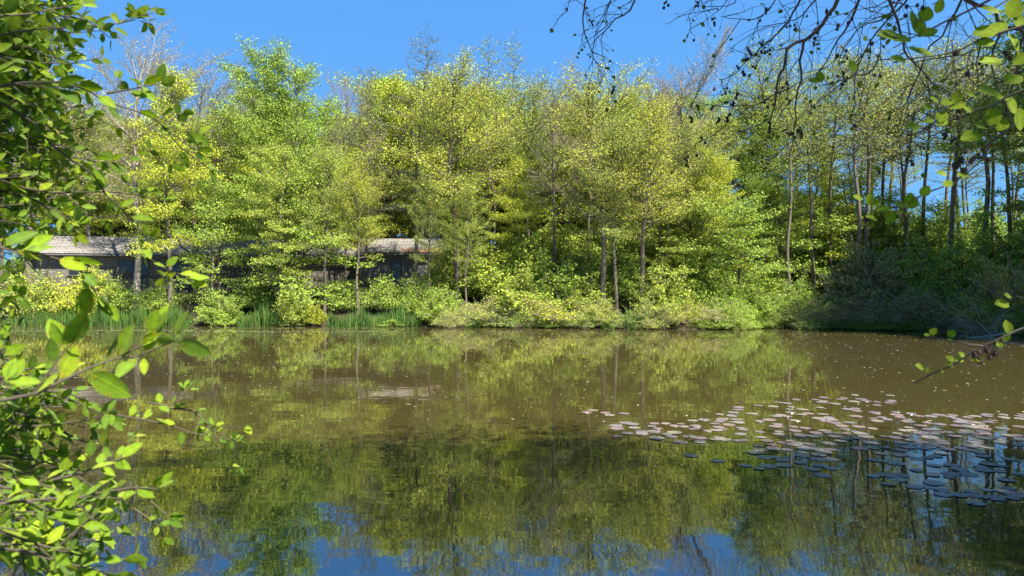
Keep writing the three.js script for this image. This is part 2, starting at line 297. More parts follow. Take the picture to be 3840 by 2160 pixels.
// the wood behind reads as one mass
function woodland(name, list, geos, mats, label) {
  const root = thing(name, V(0, 0, 0), label, 'woodland'); root.userData.kind = 'stuff';
  geos.forEach((g, gi) => {
    const mine = list.filter((_, k) => k % geos.length === gi);
    for (const [pn, geo, mat] of [['trunks', g.wood, M.bark], ['twigs', g.fine, M.bark], ['crowns', g.fol, mats[gi]]]) {
      const im = new THREE.InstancedMesh(geo, mat, mine.length), m4 = new THREE.Matrix4(), q = new THREE.Quaternion();
      mine.forEach((t, k) => im.setMatrixAt(k, m4.compose(V(t[0], t[1], t[2]), q.setFromAxisAngle(V(0, 1, 0), t[3]), V(t[4] * t[5], t[4], t[4] * t[5]))));
      im.name = pn; im.userData.kind = 'stuff'; im.castShadow = im.receiveShadow = true; root.add(im);
    }
  });
}
{
  const R = rngOf(5), list = [];
  for (let row = 0; row < 5; row++) for (let x = -44; x < 15; x += 2.3) {
    const d = 49 + row * 4.5 + R() * 3 + (x < -10 ? 5.5 : 0), xx = x + R() * 2, px = 1920 + xx * F / d;
    if (px > 2900) continue;
    const top = 300 + 90 * noise.noise(px * 0.004, 3.3, 0.5) + (px < 900 ? 60 : 0) + (Math.abs(px - 1250) < 130 ? 90 : 0), y = landHeight(xx, -d), h = (EYE + (1080 - top) / F * d - y) * (0.84 + 0.16 * R());
    list.push([xx, y, -d, R() * 6.28, h / 15, 0.95 + 0.3 * R()]);
  }
  woodland('woodland', list, [protos.leafy[0], protos.olive[1], protos.leafy[2], protos.olive[3], protos.leafy[3]], [M.lime, M.olive, M.green, M.gold, M.fresh], 'dense sunlit spring woodland rising behind the cabins');
  const far = [];
  for (let k = 0; k < 110; k++) { const d = 50 + R() * 24, px = 2820 + R() * 1150, xx = (px - 1920) / F * d; far.push([xx, landHeight(xx, -d), -d, R() * 6.28, (3.0 + R() * 3.2 + (px < 3150 ? 4 * R() : 0)) / 15, 1.4 + R() * 0.8]); }
  const slim = []; for (let k = 0; k < 24; k++) { const d = 43 + R() * 15, px = 2850 + R() * 1080, xx = (px - 1920) / F * d, y = landHeight(xx, -d); slim.push([xx, y, -d, R() * 6.28, (EYE + (1080 - (140 + R() * 260)) / F * d - y) / 17, 0.75 + R() * 0.35]); }
  woodland('woodland', slim, [protos.tall[0], protos.tall[2], protos.tall[3]], [M.fresh, M.green, M.olive], 'many slim trunks with thin leaves behind the shaded bank');
  woodland('woodland', far, [protos.leafy[1], protos.leafy[3], protos.olive[0]], [M.green, M.green, M.lime], 'low far wood seen between the shaded trunks');
}

// ---------------------------------------------------------------- shrubs
function growShrub(seed, o) {
  const R = rngOf(seed), rnd = (a, b) => a + (b - a) * R(), wood = new MB(), fol = new MB(true);
  for (let k = 0; k < o.stems; k++) {
    const az = R() * 6.283, reach = Math.sqrt(R()) * o.R, top = o.H * Math.sqrt(Math.max(0.05, 1 - Math.pow(reach / o.R, 2) * 0.9)) * rnd(0.35, 1.15) * (0.8 + 0.35 * Math.sin(az * 3 + seed)), s0 = V(rnd(-0.3, 0.3) * o.R, -0.3, rnd(-0.3, 0.3) * o.R);
    const end = V(Math.cos(az) * reach, top, Math.sin(az) * reach), c = V(lerp(s0.x, end.x, 0.35), top * (o.arch ?? 0.75) + rnd(-0.2, 0.2), lerp(s0.z, end.z, 0.35));
    const cur = new THREE.QuadraticBezierCurve3(s0, c, end), pts = cur.getPoints(6); wood.tube(pts, pts.map((_, i) => 0.022 * (1 - i / 7) + 0.004), 4);
    const nb = o.side ?? 6;
    for (let b = 0; b < nb; b++) {
      const t = rnd(o.from ?? 0.35, 1), p = cur.getPoint(t), a = az + rnd(-1.7, 1.7), l = rnd(0.2, 0.6) * (o.sideLen ?? 1), e = rnd(-0.5, 0.7), q = p.clone().add(V(Math.cos(a) * Math.cos(e) * l, Math.sin(e) * l, Math.sin(a) * Math.cos(e) * l));
      wood.tube([p, q], [0.008, 0.004], 3);
      for (let j = 1; j <= 4; j++) { const pp = p.clone().lerp(q, j / 4);
        for (let m = Math.floor((o.dens ?? 3) + R()); m > 0; m--) {
          const an = R() * 6.283, r = 0.17 * Math.sqrt(R()); let nx = rnd(-0.9, 0.9), ny = rnd(0.2, 1.1), nz = rnd(-0.9, 0.9); const ln = Math.hypot(nx, ny, nz); nx /= ln; ny /= ln; nz /= ln;
          let dx = Math.cos(an), dz = Math.sin(an), dy = -(dx * nx + dz * nz) / Math.max(0.25, ny); const ml = Math.hypot(dx, dy, dz), s = o.leaf * rnd(0.6, 1.3), tt = rnd(0.7, 1.25), hue = rnd(-0.14, 0.14);
          fol.leaf(pp.x + Math.cos(an) * r, Math.max(0.03, pp.y + rnd(-0.1, 0.1)), pp.z + Math.sin(an) * r, dx / ml, dy / ml, dz / ml, nx, ny, nz, s, s * 0.42, [tt * (1 + hue), tt, tt * (1 - 0.5 * hue)]);
        } }
    }
  }
  return { wood: wood.build(), fol: fol.build() };
}
const SH = {
  dome: growShrub(71, { H: 2.6, R: 1.9, stems: 130, leaf: 0.11, dens: 3.6, side: 8 }),
  dome2: growShrub(72, { H: 2.6, R: 1.9, stems: 120, leaf: 0.12, dens: 3.4, side: 8 }),
  bramble: growShrub(73, { H: 1.4, R: 2.0, stems: 130, leaf: 0.09, dens: 3.2, side: 8, arch: 1.15 }),
  twiggy: growShrub(74, { H: 2.0, R: 2.4, stems: 110, leaf: 0.085, dens: 1.7, side: 7, from: 0.45, sideLen: 1.4, arch: 0.9 }),
  dead: growShrub(75, { H: 1.4, R: 2.2, stems: 30, leaf: 0.07, dens: 0.15, side: 8, from: 0.2, sideLen: 1.6, arch: 0.9 }),
};
function shrub(kind, px, d, h, wide, mat, label, o = {}) {
  if (px < 1800 && d < 40.6) d -= 0.7; const x = (px - 1920) / F * d, y = o.y ?? Math.max(0, landHeight(x, -d)), p = SH[kind], H0 = { dome: 2.6, dome2: 2.6, bramble: 1.4, twiggy: 2.0, dead: 1.4 }[kind], R0 = { dome: 1.9, dome2: 1.9, bramble: 2, twiggy: 2.4, dead: 2.2 }[kind];
  const t = thing(o.name ?? 'shrub', V(x, y, -d), label, 'shrub', o.group); t.rotation.y = (px * 0.731) % 6.28; t.scale.set(wide / R0, h / H0, wide / R0);
  part('stems', p.wood, o.bark ?? M.twig, t); part('foliage', p.fol, mat, t); return t;
}
const SHRUBS = [
  ['bramble', 130, 41.6, 2.0, 2.4, M.fresh, 'leafy bramble behind the reeds at the far left'],
  ['bramble', 330, 41.8, 2.2, 2.2, M.lime, 'sunlit bramble behind the reeds, left of the thick pale trunk'],
  ['bramble', 430, 42.2, 1.5, 2.0, M.green, 'bramble close by the foot of the thick pale trunk'],
  ['bramble', 580, 42, 1.4, 1.8, M.green, 'dark bramble between the pale trunk and the brown trunk'],
  ['dome', 830, 40.3, 1.75, 1.35, M.green, 'rounded waterside bush with bright shoot tips right of the long reed bed'],
  ['dome2', 1110, 40.3, 2.6, 1.15, M.fresh, 'tall narrow waterside bush left of the leaning grey trunk'],
  ['dome', 1180, 40.1, 1.1, 0.7, M.lime, 'low bright bush at the foot of the leaning grey trunk'],
  ['bramble', 970, 42.4, 1.3, 2.0, M.green, 'dark bramble behind the reeds below the long wall'],
  ['bramble', 1290, 41.6, 1.3, 1.6, M.green, 'dark bramble edge below the strip of lawn'],
  ['bramble', 1460, 41.4, 1.5, 2.0, M.green, 'dark bramble behind the right reed bed'],
  ['bramble', 1570, 41, 1.7, 1.6, M.green, 'dark bramble below the small cabin wall'],
  ['bramble', 1660, 39.6, 1.5, 1.5, M.green, 'green bramble between the reeds and the overhanging bush'],
  ['dome2', 1660, 43, 2.4, 1.6, M.fresh, 'leafy bush at the right corner of the small cabin'],
  ['dome', 1790, 42.6, 2.6, 1.8, M.fresh, 'bush behind the forked trunk'],
  ['twiggy', 1830, 38.9, 1.5, 1.9, M.fresh, 'left spreading arm of the overhanging bush, with pale twigs over the water'],
  ['dome', 1990, 39.3, 2.5, 2.3, M.fresh, 'large sunlit bush overhanging the water at the middle'],
  ['twiggy', 2080, 38.0, 1.8, 2.3, M.lime, 'twiggy skirt of leaves hanging to the water below the large sunlit bush'],
  ['dome2', 2180, 39.4, 2.4, 1.9, M.fresh, 'green bush between the large sunlit bush and the leaning pale trunk'],
  ['bramble', 2230, 37.6, 1.1, 1.4, M.olive, 'olive bramble at the foot of the leaning pale trunk'],
  ['dome', 2360, 39.6, 2.4, 1.7, M.green, 'green bush behind the two waterside trunks'],
  ['dome2', 2490, 37.6, 3.0, 1.7, M.fresh, 'bright yellow green bush beside the brown trunk'],
  ['twiggy', 2560, 36.9, 1.6, 1.5, M.lime, 'low bright bush trailing its leaves in the water'],
  ['dome', 2650, 38.2, 3.4, 1.5, M.green, 'tall shaded bush behind the trailing leaves'],
  ['twiggy', 2690, 36.6, 1.2, 1.4, M.pale, 'yellowish low bush hanging over the water at the end of the sunlit bank'],
  ['dome2', 2740, 37.9, 2.6, 1.4, M.green, 'dark bush at the end of the sunlit bank'],
  ['twiggy', 1700, 38.6, 1.3, 1.3, M.fresh, 'low leafy shoots over the water left of the pale overhanging twigs'],
  ['twiggy', 1930, 37.9, 1.2, 1.6, M.green, 'leafy twigs dipping in the water at the left of the large sunlit bush'],
  ['twiggy', 2190, 37.3, 1.0, 1.3, M.green, 'leafy twigs dipping in the water left of the leaning pale trunk'],
  ['twiggy', 2350, 36.7, 1.0, 1.1, M.green, 'low fresh shoots between the waterside trunks'],
  ['twiggy', 2460, 36.5, 1.7, 1.5, M.fresh, 'leafy twigs dipping in the water right of the brown trunk'],
  ['dome', 2100, 39.6, 3.0, 2.2, M.green, 'tall green bush right of the large sunlit bush'],
  ['twiggy', 3010, 36.9, 1.6, 1.8, M.green, 'green twigs over the dark water below the ivy clad trunk'],
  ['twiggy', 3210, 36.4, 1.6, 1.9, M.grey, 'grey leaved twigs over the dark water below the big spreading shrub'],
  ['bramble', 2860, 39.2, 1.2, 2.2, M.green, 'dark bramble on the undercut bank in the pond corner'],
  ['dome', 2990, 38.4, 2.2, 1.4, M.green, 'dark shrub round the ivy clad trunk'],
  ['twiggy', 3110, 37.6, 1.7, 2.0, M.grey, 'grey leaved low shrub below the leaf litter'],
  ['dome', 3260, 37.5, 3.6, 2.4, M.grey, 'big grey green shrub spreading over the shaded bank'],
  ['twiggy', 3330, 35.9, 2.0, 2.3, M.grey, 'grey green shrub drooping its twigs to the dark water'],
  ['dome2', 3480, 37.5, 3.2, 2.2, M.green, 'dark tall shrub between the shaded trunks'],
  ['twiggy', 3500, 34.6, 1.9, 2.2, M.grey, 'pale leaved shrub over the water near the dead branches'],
  ['dead', 3690, 31.4, 1.7, 2.1, M.grey, 'tangle of dead bare twigs hanging over the water at the right', { bark: M.twig }],
  ['dome', 3640, 36.5, 3.4, 2.2, M.green, 'dark leafy shrub behind the dead twigs'],
  ['twiggy', 3790, 33, 3.6, 2.2, M.olive, 'olive leaved shrub at the right edge of the shaded bank'],
  ['dome2', 3800, 36, 4.2, 2.2, M.green, 'green tall shrub behind the last trunks at the right edge'],
];
for (const s of SHRUBS) shrub(...s);

// undergrowth between the trunks, one mass
{
  const R = rngOf(91), kinds = [['dome', M.green], ['dome2', M.fresh], ['bramble', M.green]], root = thing('undergrowth', V(0, 0, 0), 'leafy undergrowth filling the wood floor between the trunks', 'undergrowth'); root.userData.kind = 'stuff';
  const list = [[], [], []];
  for (let k = 0; k < 330; k++) {
    const d = 42 + R() * 16, px = 1640 + R() * 2400, x = (px - 1920) / F * d, sd = shoreDist(x, -d); if (sd < 1.5 || (px < 1720 && d < 52)) continue;
    if (px > 2840 && px < 3230 && d < 46) continue;
    list[px > 2800 ? (R() < 0.6 ? 2 : 0) : Math.floor(R() * 2.3)].push([x, landHeight(x, -d), -d, R() * 6.28, (px > 2800 ? 1.3 : 0.8) + R() * 0.9, 0.7 + R() * 0.7]);
  }
  for (let k = 0; k < 60; k++) { const d = 54 + R() * 5, px = 100 + R() * 1600, x = (px - 1920) / F * d; list[k % 2].push([x, landHeight(x, -d), -d, R() * 6.28, 1 + R() * 0.8, 1]); }
  kinds.forEach(([k, mat], gi) => { for (const [pn, geo, m] of [['stems', SH[k].wood, M.bark], ['foliage', SH[k].fol, mat]]) {
    const im = new THREE.InstancedMesh(geo, m, list[gi].length), m4 = new THREE.Matrix4(), q = new THREE.Quaternion();
    list[gi].forEach((t, j) => im.setMatrixAt(j, m4.compose(V(t[0], t[1], t[2]), q.setFromAxisAngle(V(0, 1, 0), t[3]), V(t[5], t[4], t[5])))); im.name = pn; im.userData.kind = 'stuff'; im.castShadow = true; root.add(im);
  } });
}

// ---------------------------------------------------------------- reeds (yellow flag iris) along the far waterline
function reeds(px0, px1, d, h, count, label, mat = M.reed, seed = 1) {
  const R = rngOf(seed), rnd = (a, b) => a + (b - a) * R(), m = new MB(true), c = at((px0 + px1) / 2, 1200, d); c.y = 0;
  for (let k = 0; k < count; k++) {
    const x = (rnd(px0, px1) - 1920) / F * d - c.x, z = rnd(-0.45, 0.5), a = R() * 6.28, hh = h * rnd(0.35, 1.05) * (0.8 + 0.6 * noise.noise(x * 0.9 + seed, 0.3, 0.7)), w = rnd(0.012, 0.022), bx = rnd(-0.14, 0.14) * (R() < 0.12 ? 3.5 : 1), bz = rnd(-0.1, 0.1), tx = Math.cos(a) * w, tz = Math.sin(a) * w, tt = rnd(0.65, 1.35), t = R() < 0.07 ? [3.2 * tt, 1.2 * tt, 3 * tt] : [tt * rnd(0.85, 1.25), tt, tt], n = V(-Math.sin(a), 0.2, Math.cos(a));
    let prev = null;
    for (let s = 0; s <= 3; s++) { const u = s / 3, px = x + bx * u * u, pz = z + bz * u * u, py = hh * u - 0.1 - 0.06 * u * u * u * (R() < 0.2 ? 3 : 0), f = u < 1 ? 1 - 0.3 * u : 0.06; const v = [m.vert(px - tx * f, py, pz - tz * f, n.x, n.y, n.z, t), m.vert(px + tx * f, py, pz + tz * f, n.x, n.y, n.z, t)]; if (prev) m.i.push(prev[0], prev[1], v[0], v[0], prev[1], v[1]); prev = v; }
  }
  const o = part(numbered('reeds'), m.build(), mat, scene); o.position.copy(c); return tag(o, label, 'reeds', null, 'stuff');
}
reeds(40, 430, 39.75, 1.3, 1500, 'tall green reeds along the waterline at the far left', M.reed, 3);
reeds(430, 715, 39.55, 1.45, 1200, 'tall green reeds round the feet of the pale and brown trunks', M.reed, 4);
reeds(905, 1055, 39.35, 1.5, 650, 'dark green reeds in the shade between two waterside bushes', M.reed, 5);
reeds(1235, 1585, 38.75, 1.3, 1250, 'long bed of green reeds in front of the dark bramble', M.reed, 6);
reeds(1745, 1800, 38.1, 0.95, 170, 'small clump of reeds under the pale overhanging twigs', M.reed, 7);
reeds(2250, 2300, 37.0, 1.0, 130, 'small clump of reeds at the foot of the thin pale trunk', M.reed, 8);
reeds(2350, 2425, 36.5, 1.2, 200, 'clump of reeds at the foot of the brown waterside trunk', M.reed, 9);

{ // low plants that hang over the water's edge, one mass
  const R = rngOf(131), root = thing('bank_plants', V(0, 0, 0), 'low leafy plants and roots fringing the far waterline', 'bank plants'); root.userData.kind = 'stuff';
  const far = SHORE.slice(0, 13), list = [[], []];
  for (let i = 0; i + 1 < far.length; i++) { const [ax, az] = far[i], [bx, bz] = far[i + 1], L = Math.hypot(bx - ax, bz - az); for (let s = 0; s < L; s += 0.55) { const u = s / L, x = lerp(ax, bx, u), z = lerp(az, bz, u) - 0.25 - R() * 0.6; if (x < -33 || (x < 11 && R() < 0.8)) continue; list[x > 11 || x < -5 || R() < 0.75 ? 1 : 0].push([x, 0.02, z, R() * 6.28, 0.14 + 0.4 * R() * R() + (x > 11 ? 0.15 : 0), 0.3 + 0.3 * R()]); if (x > 11) list[1].push([x, 0.35, z - 0.7, R() * 6.28, 0.6 + 0.3 * R(), 0.6]); } }
  list.forEach((l, gi) => { for (const [pn, geo, m] of [['stems', SH.bramble.wood, M.twig], ['foliage', SH.bramble.fol, gi ? M.green : M.green]]) { const im = new THREE.InstancedMesh(geo, m, l.length), m4 = new THREE.Matrix4(), q = new THREE.Quaternion(); l.forEach((t, j) => im.setMatrixAt(j, m4.compose(V(t[0], t[1], t[2]), q.setFromAxisAngle(V(0, 1, 0), t[3]), V(t[5], t[4], t[5])))); im.name = pn; im.userData.kind = 'stuff'; root.add(im); } });
}
// ---------------------------------------------------------------- the buildings
const boardTex = grain(256, (u, v) => { const k = 0.62 + 0.22 * tile(u, v, 4, 40, 2.2) + 0.2 * tile(u, v, 9, 9, 8.2); return [k, k, k]; }); boardTex.colorSpace = THREE.SRGBColorSpace;
const shingleMat = [0.47, 0.41, 0.53].map((k) => plain(k, k * 0.93, k * 0.84, 0.95, { map: boardTex })), wallMat = [0.34, 0.38, 0.30].map((k) => plain(k, k * 0.91, k * 0.80, 0.95, { map: boardTex }));
const greyBoard = [0.36, 0.40, 0.33].map((k) => plain(k, k * 0.97, k * 0.95, 0.9, { map: boardTex })), darkMat = plain(0.02, 0.022, 0.025, 0.4), glassMat = plain(0.015, 0.018, 0.02, 0.08), trimMat = plain(0.06, 0.06, 0.06, 0.8), mossMat = plain(0.30, 0.17, 0.09, 1);
function boxGeo(sx, sy, sz) { const g = new THREE.BoxGeometry(sx, sy, sz), U = g.attributes.uv; for (let k = 0; k < U.count; k++) U.setXY(k, U.getX(k) * Math.max(sx, sz) / 1.5, U.getY(k) * 0.3); return g; }
{
  // long low block building: local x runs along its front from left to right, z towards the pond
  const A = V(-31.5, 1.8, -44), B = V(-11.4, 1.8, -50.5), L = A.distanceTo(B), t = thing('long_building', A, 'long low grey block building with a pale boarded roof behind the left trees', 'building');
  t.rotation.y = Math.atan2(-(B.z - A.z), B.x - A.x);
  const R = rngOf(301), eave = 2.65, ridge = 3.95, run = 2.7, depth = 5;
  const core = part('wall', new THREE.BoxGeometry(L - 0.1, eave + 0.3, depth).translate(L / 2, eave / 2 - 0.1, -depth / 2 - 0.12), wallMat[2], t); core.userData.label = 'inner wall of the long building';
  const bw = 0.45, bh = 0.22, bg = boxGeo(bw - 0.014, bh - 0.014, 0.12);
  for (let r = 0; r < 6; r++) for (let c = 0; c < Math.floor(L / bw); c++) { const x = (c + 0.5 + (r % 2) * 0.5) * bw; if (x > L - 0.3) continue; const b = part('block', bg, wallMat[Math.floor(R() * 3)], core); b.position.set(x, 0.05 + (r + 0.5) * bh, -0.06 + R() * 0.008); }
  for (let r = 0; r < 6; r++) for (let x = 0; x < L - 0.5; x += 3.3) { const w = Math.min(3.3, L - x), b = part('plank', boxGeo(w - 0.012, 0.205, 0.05), wallMat[Math.floor(R() * 3)], core); b.position.set(x + w / 2, 1.37 + (r + 0.5) * 0.213, -0.06); b.rotation.x = 0.04; }
  for (const [x, y, w, h] of [[6.2, 1.75, 1.9, 1.0], [9.2, 1.75, 1.4, 1.0], [3.0, 1.75, 1.2, 1.0], [13.6, 0.6, 2.6, 0.75], [9.4, 0.75, 0.7, 0.5]]) {
    const f = part('window', new THREE.BoxGeometry(w, h, 0.1).translate(x, y, 0.02), trimMat, t);
    for (let k = 0; k < 2; k++) part('pane', new THREE.BoxGeometry(w / 2 - 0.1, h - 0.14, 0.02).translate(x + (k - 0.5) * (w / 2 - 0.02), y, 0.085), glassMat, f);
    part('sill', new THREE.BoxGeometry(w + 0.16, 0.06, 0.16).translate(x, y - h / 2 - 0.03, 0.05), trimMat, f);
  }
  const sl = Math.hypot(run, ridge - eave), an = Math.atan2(ridge - eave, run);
  const rf = part('roof', new THREE.BoxGeometry(L + 0.6, 0.06, sl).rotateX(an).translate(L / 2, (eave + ridge) / 2 - 0.06, 0.45 - run / 2), trimMat, t);
  part('back_slope', new THREE.BoxGeometry(L + 0.6, 0.08, sl).rotateX(-an).translate(L / 2, (eave + ridge) / 2 - 0.05, 0.45 - run * 1.5), shingleMat[1], rf);
  const courses = 11, ch = sl / courses;
  for (let r = 0; r < courses; r++) for (let x = -0.3, k = 0; x < L + 0.3; x += 2.6, k++) {
    const x0 = x - (r % 2 && k ? 1.3 : 0), x1 = Math.min(L + 0.3, x + 2.6 - (r % 2 ? 1.3 : 0)), w = x1 - x0; if (w < 0.2) continue;
    const b = part('roof_board', boxGeo(w - 0.015, 0.035, ch + 0.04), shingleMat[Math.floor(R() * 3)], rf), u = (r + 0.5) / courses;
    b.position.set((x0 + x1) / 2, lerp(eave, ridge, u) + 0.015 + R() * 0.012, 0.45 - run * u); b.rotation.x = an - 0.075;
  }
  part('gutter', new THREE.CylinderGeometry(0.06, 0.06, L + 0.5, 8).rotateZ(Math.PI / 2).translate(L / 2, eave - 0.1, 0.5), trimMat, t);
  part('fascia', new THREE.BoxGeometry(L + 0.5, 0.2, 0.04).translate(L / 2, eave - 0.1, 0.4), trimMat, t);
}
{
  const A = at(1350, 1080, 48); A.y = 1.85; const L = 5.9, t = thing('small_cabin', A, 'small grey boarded cabin with a dark door and rusty mossy roof edge', 'cabin'), R = rngOf(302), eave = 2.85, ridge = 3.95, run = 2.2;
  t.rotation.y = 0.04;
  const core = part('wall', new THREE.BoxGeometry(L - 0.1, eave + 0.2, 4).translate(L / 2, eave / 2 - 0.1, -2.1), wallMat[2], t);
  for (let r = 0; r < 14; r++) for (const [x0, x1] of [[0, 2.1], [2.95, L]]) { const b = part('plank', boxGeo(x1 - x0, 0.2, 0.04), greyBoard[Math.floor(R() * 3)], core); b.position.set((x0 + x1) / 2, 0.1 + r * 0.197, -0.05); b.rotation.x = 0.09; }
  const dr = part('door', new THREE.BoxGeometry(0.8, 2.1, 0.06).translate(2.52, 1.25, -0.05), darkMat, t); part('door_panel', new THREE.BoxGeometry(0.28, 1.5, 0.03).translate(2.36, 1.4, -0.005), glassMat, dr); part('door_panel', new THREE.BoxGeometry(0.28, 1.5, 0.03).translate(2.7, 1.4, -0.005), glassMat, dr); part('step', new THREE.BoxGeometry(1.1, 0.14, 0.4).translate(2.52, 0.06, 0.2), greyBoard[0], t);
  part('window', new THREE.BoxGeometry(0.12, 0.9, 0.08).translate(4.75, 0.75, 0), darkMat, t); part('window', new THREE.BoxGeometry(0.12, 0.9, 0.08).translate(5.25, 0.75, 0), darkMat, t);
  const sl = Math.hypot(run, ridge - eave), an = Math.atan2(ridge - eave, run);
  const rf = part('roof', new THREE.BoxGeometry(L + 0.5, 0.06, sl).rotateX(an).translate(L / 2, (eave + ridge) / 2 - 0.06, 0.35 - run / 2), trimMat, t);
  part('back_slope', new THREE.BoxGeometry(L + 0.5, 0.08, sl).rotateX(-an).translate(L / 2, (eave + ridge) / 2 - 0.05, 0.35 - run * 1.5), shingleMat[1], rf);
  for (let r = 0; r < 9; r++) for (let k = 0; k < 2; k++) { const w = (L + 0.5) / 2, b = part('roof_board', boxGeo(w - 0.015, 0.035, sl / 9 + 0.04), r < 2 && k ? mossMat : shingleMat[Math.floor(R() * 3)], rf), u = (r + 0.5) / 9; b.position.set(-0.25 + (k + 0.5) * w, lerp(eave, ridge, u) + 0.02 + R() * 0.01, 0.35 - run * u); b.rotation.x = an - 0.08; }
  part('fascia', new THREE.BoxGeometry(L + 0.5, 0.18, 0.04).translate(L / 2, eave - 0.08, 0.34), trimMat, t);
}
{
  const p = at(1522, 1075, 46.8), t = thing('utility_box', V(p.x, landHeight(p.x, p.z), p.z), 'small pale green utility box standing by the cabin wall', 'utility box');
  part('cabinet', new THREE.BoxGeometry(0.42, 0.62, 0.3).translate(0, 0.33, 0), plain(0.2, 0.26, 0.2, 0.6), t); part('lid', new THREE.BoxGeometry(0.46, 0.04, 0.34).translate(0, 0.66, 0), plain(0.24, 0.3, 0.24, 0.6), t);
  const q = at(1210, 1085, 45.5), s = thing('wooden_deck', V(q.x, 1.75, q.z), 'low pale wooden deck beside the bright strip of lawn', 'deck');
  for (let k = 0; k < 9; k++) { const b = part('plank', boxGeo(2.2, 0.04, 0.14), greyBoard[k % 3], s); b.position.set(0, 0.46 - k * 0.012, -1.3 + k * 0.15); }
  part('frame', new THREE.BoxGeometry(2.1, 0.36, 1.3).translate(0, 0.22, -0.68), trimMat, s);
  // dark slatted screen at the far left
  const g = at(132, 1080, 43), sc = thing('slatted_screen', V(g.x, 1.6, g.z), 'dark wooden slatted screen at the left end of the long building', 'screen');
  for (let k = 0; k < 5; k++) part('slat', new THREE.BoxGeometry(1.5, 0.09, 0.04).translate(0, 0.5 + k * 0.24, 0), M.bark, sc); for (const x of [-0.7, 0.7]) part('post', new THREE.BoxGeometry(0.09, 1.9, 0.09).translate(x, 0.75, -0.07), M.bark, sc);
  // wire gate in the dark gap at the middle
  const w = at(1975, 1075, 44), wg = thing('wire_gate', V(w.x, landHeight(w.x, w.z), w.z), 'dark gate with thin horizontal wires behind the large sunlit bush', 'gate');
  for (const x of [-0.75, 0.75]) part('post', new THREE.CylinderGeometry(0.05, 0.06, 1.5, 8).translate(x, 0.6, 0), M.bark, wg); for (let k = 0; k < 6; k++) part('wire', new THREE.CylinderGeometry(0.008, 0.008, 1.5, 5).rotateZ(Math.PI / 2).translate(0, 0.25 + k * 0.18, 0), M.paleBark, wg);
}
{
  const a = at(3050, 1060, 47), t = thing('paling_fence', V(a.x, landHeight(a.x, a.z), a.z), 'thin fence of upright palings deep in the shaded wood', 'fence'), R = rngOf(77);
  for (let k = 0; k < 56; k++) part('paling', new THREE.BoxGeometry(0.055, 1.0 + R() * 0.08, 0.025).translate(k * 0.165, 0.5, R() * 0.02), k % 3 ? M.paleBark : M.deadWood, t);
  for (const y of [0.3, 0.8]) part('rail', new THREE.BoxGeometry(9.3, 0.06, 0.04).translate(4.55, y, -0.045), M.bark, t);
}
{ // sunlit lawn strip, wild garlic, leaf litter
  const R = rngOf(61), blades = (name, px0, px1, d0, d1, n, h, w, mat, label, cat) => {
    const m = new MB(true); for (let k = 0; k < n; k++) { const d = lerp(d0, d1, R()), x = (lerp(px0, px1, R()) - 1920) / F * d, y = landHeight(x, -d), a = R() * 6.28, s = h * (0.5 + R()), tt = 0.75 + 0.5 * R(), nn = V(R() - 0.5, 1, R() - 0.5).normalize(); m.leaf(x, y, -d, Math.cos(a) * 0.6, 0.75, Math.sin(a) * 0.6, nn.x, nn.y, nn.z, s, w, [tt, tt, tt]); }
    const o = part(numbered(name), m.build(), mat, scene); return tag(o, label, cat, null, 'stuff');
  };
  blades('grass', 1080, 1460, 43.2, 47.5, 9000, 0.14, 0.02, M.gold, 'bright sunlit strip of lawn in front of the grey walls', 'grass');
  blades('grass', 100, 1100, 43, 45, 6000, 0.2, 0.03, M.fresh, 'shaded grass along the foot of the long building', 'grass');
  blades('ground_cover', 2740, 2960, 40.5, 43.5, 3500, 0.2, 0.07, M.white, 'pale flowering ground cover on the bank of the dark corner', 'ground cover');
  blades('fallen_leaves', 2960, 3260, 40.5, 44, 5000, 0.09, 0.05, plain(0.30, 0.15, 0.09, 1, { vertexColors: true, side: THREE.DoubleSide }), 'red brown fallen leaves on the shaded bank', 'fallen leaves');
}
{ // fallen bough in the water at the right
  const t = thing('fallen_bough', at(3700, 1262, 30.5), 'pale fallen bough lying on the water under the dead twigs', 'branch'), m = new MB(), o = t.position; o.y = 0.02;
  const line = (l, r0, r1) => { const p = l.map(([x, y, d]) => at(x, y, d).sub(o)); m.tube(p, p.map((_, i) => lerp(r0, r1, i / (p.length - 1))), 6); };
  line([[3620, 1268, 30], [3680, 1264, 30.2], [3740, 1256, 30.4], [3830, 1235, 30.6]], 0.03, 0.07); line([[3700, 1262, 30.2], [3740, 1272, 29.8], [3765, 1280, 29.5]], 0.03, 0.015); line([[3720, 1258, 30.3], [3690, 1230, 30.3], [3660, 1200, 30.4]], 0.03, 0.01); part('limb', m.build(), M.deadWood, t);
}

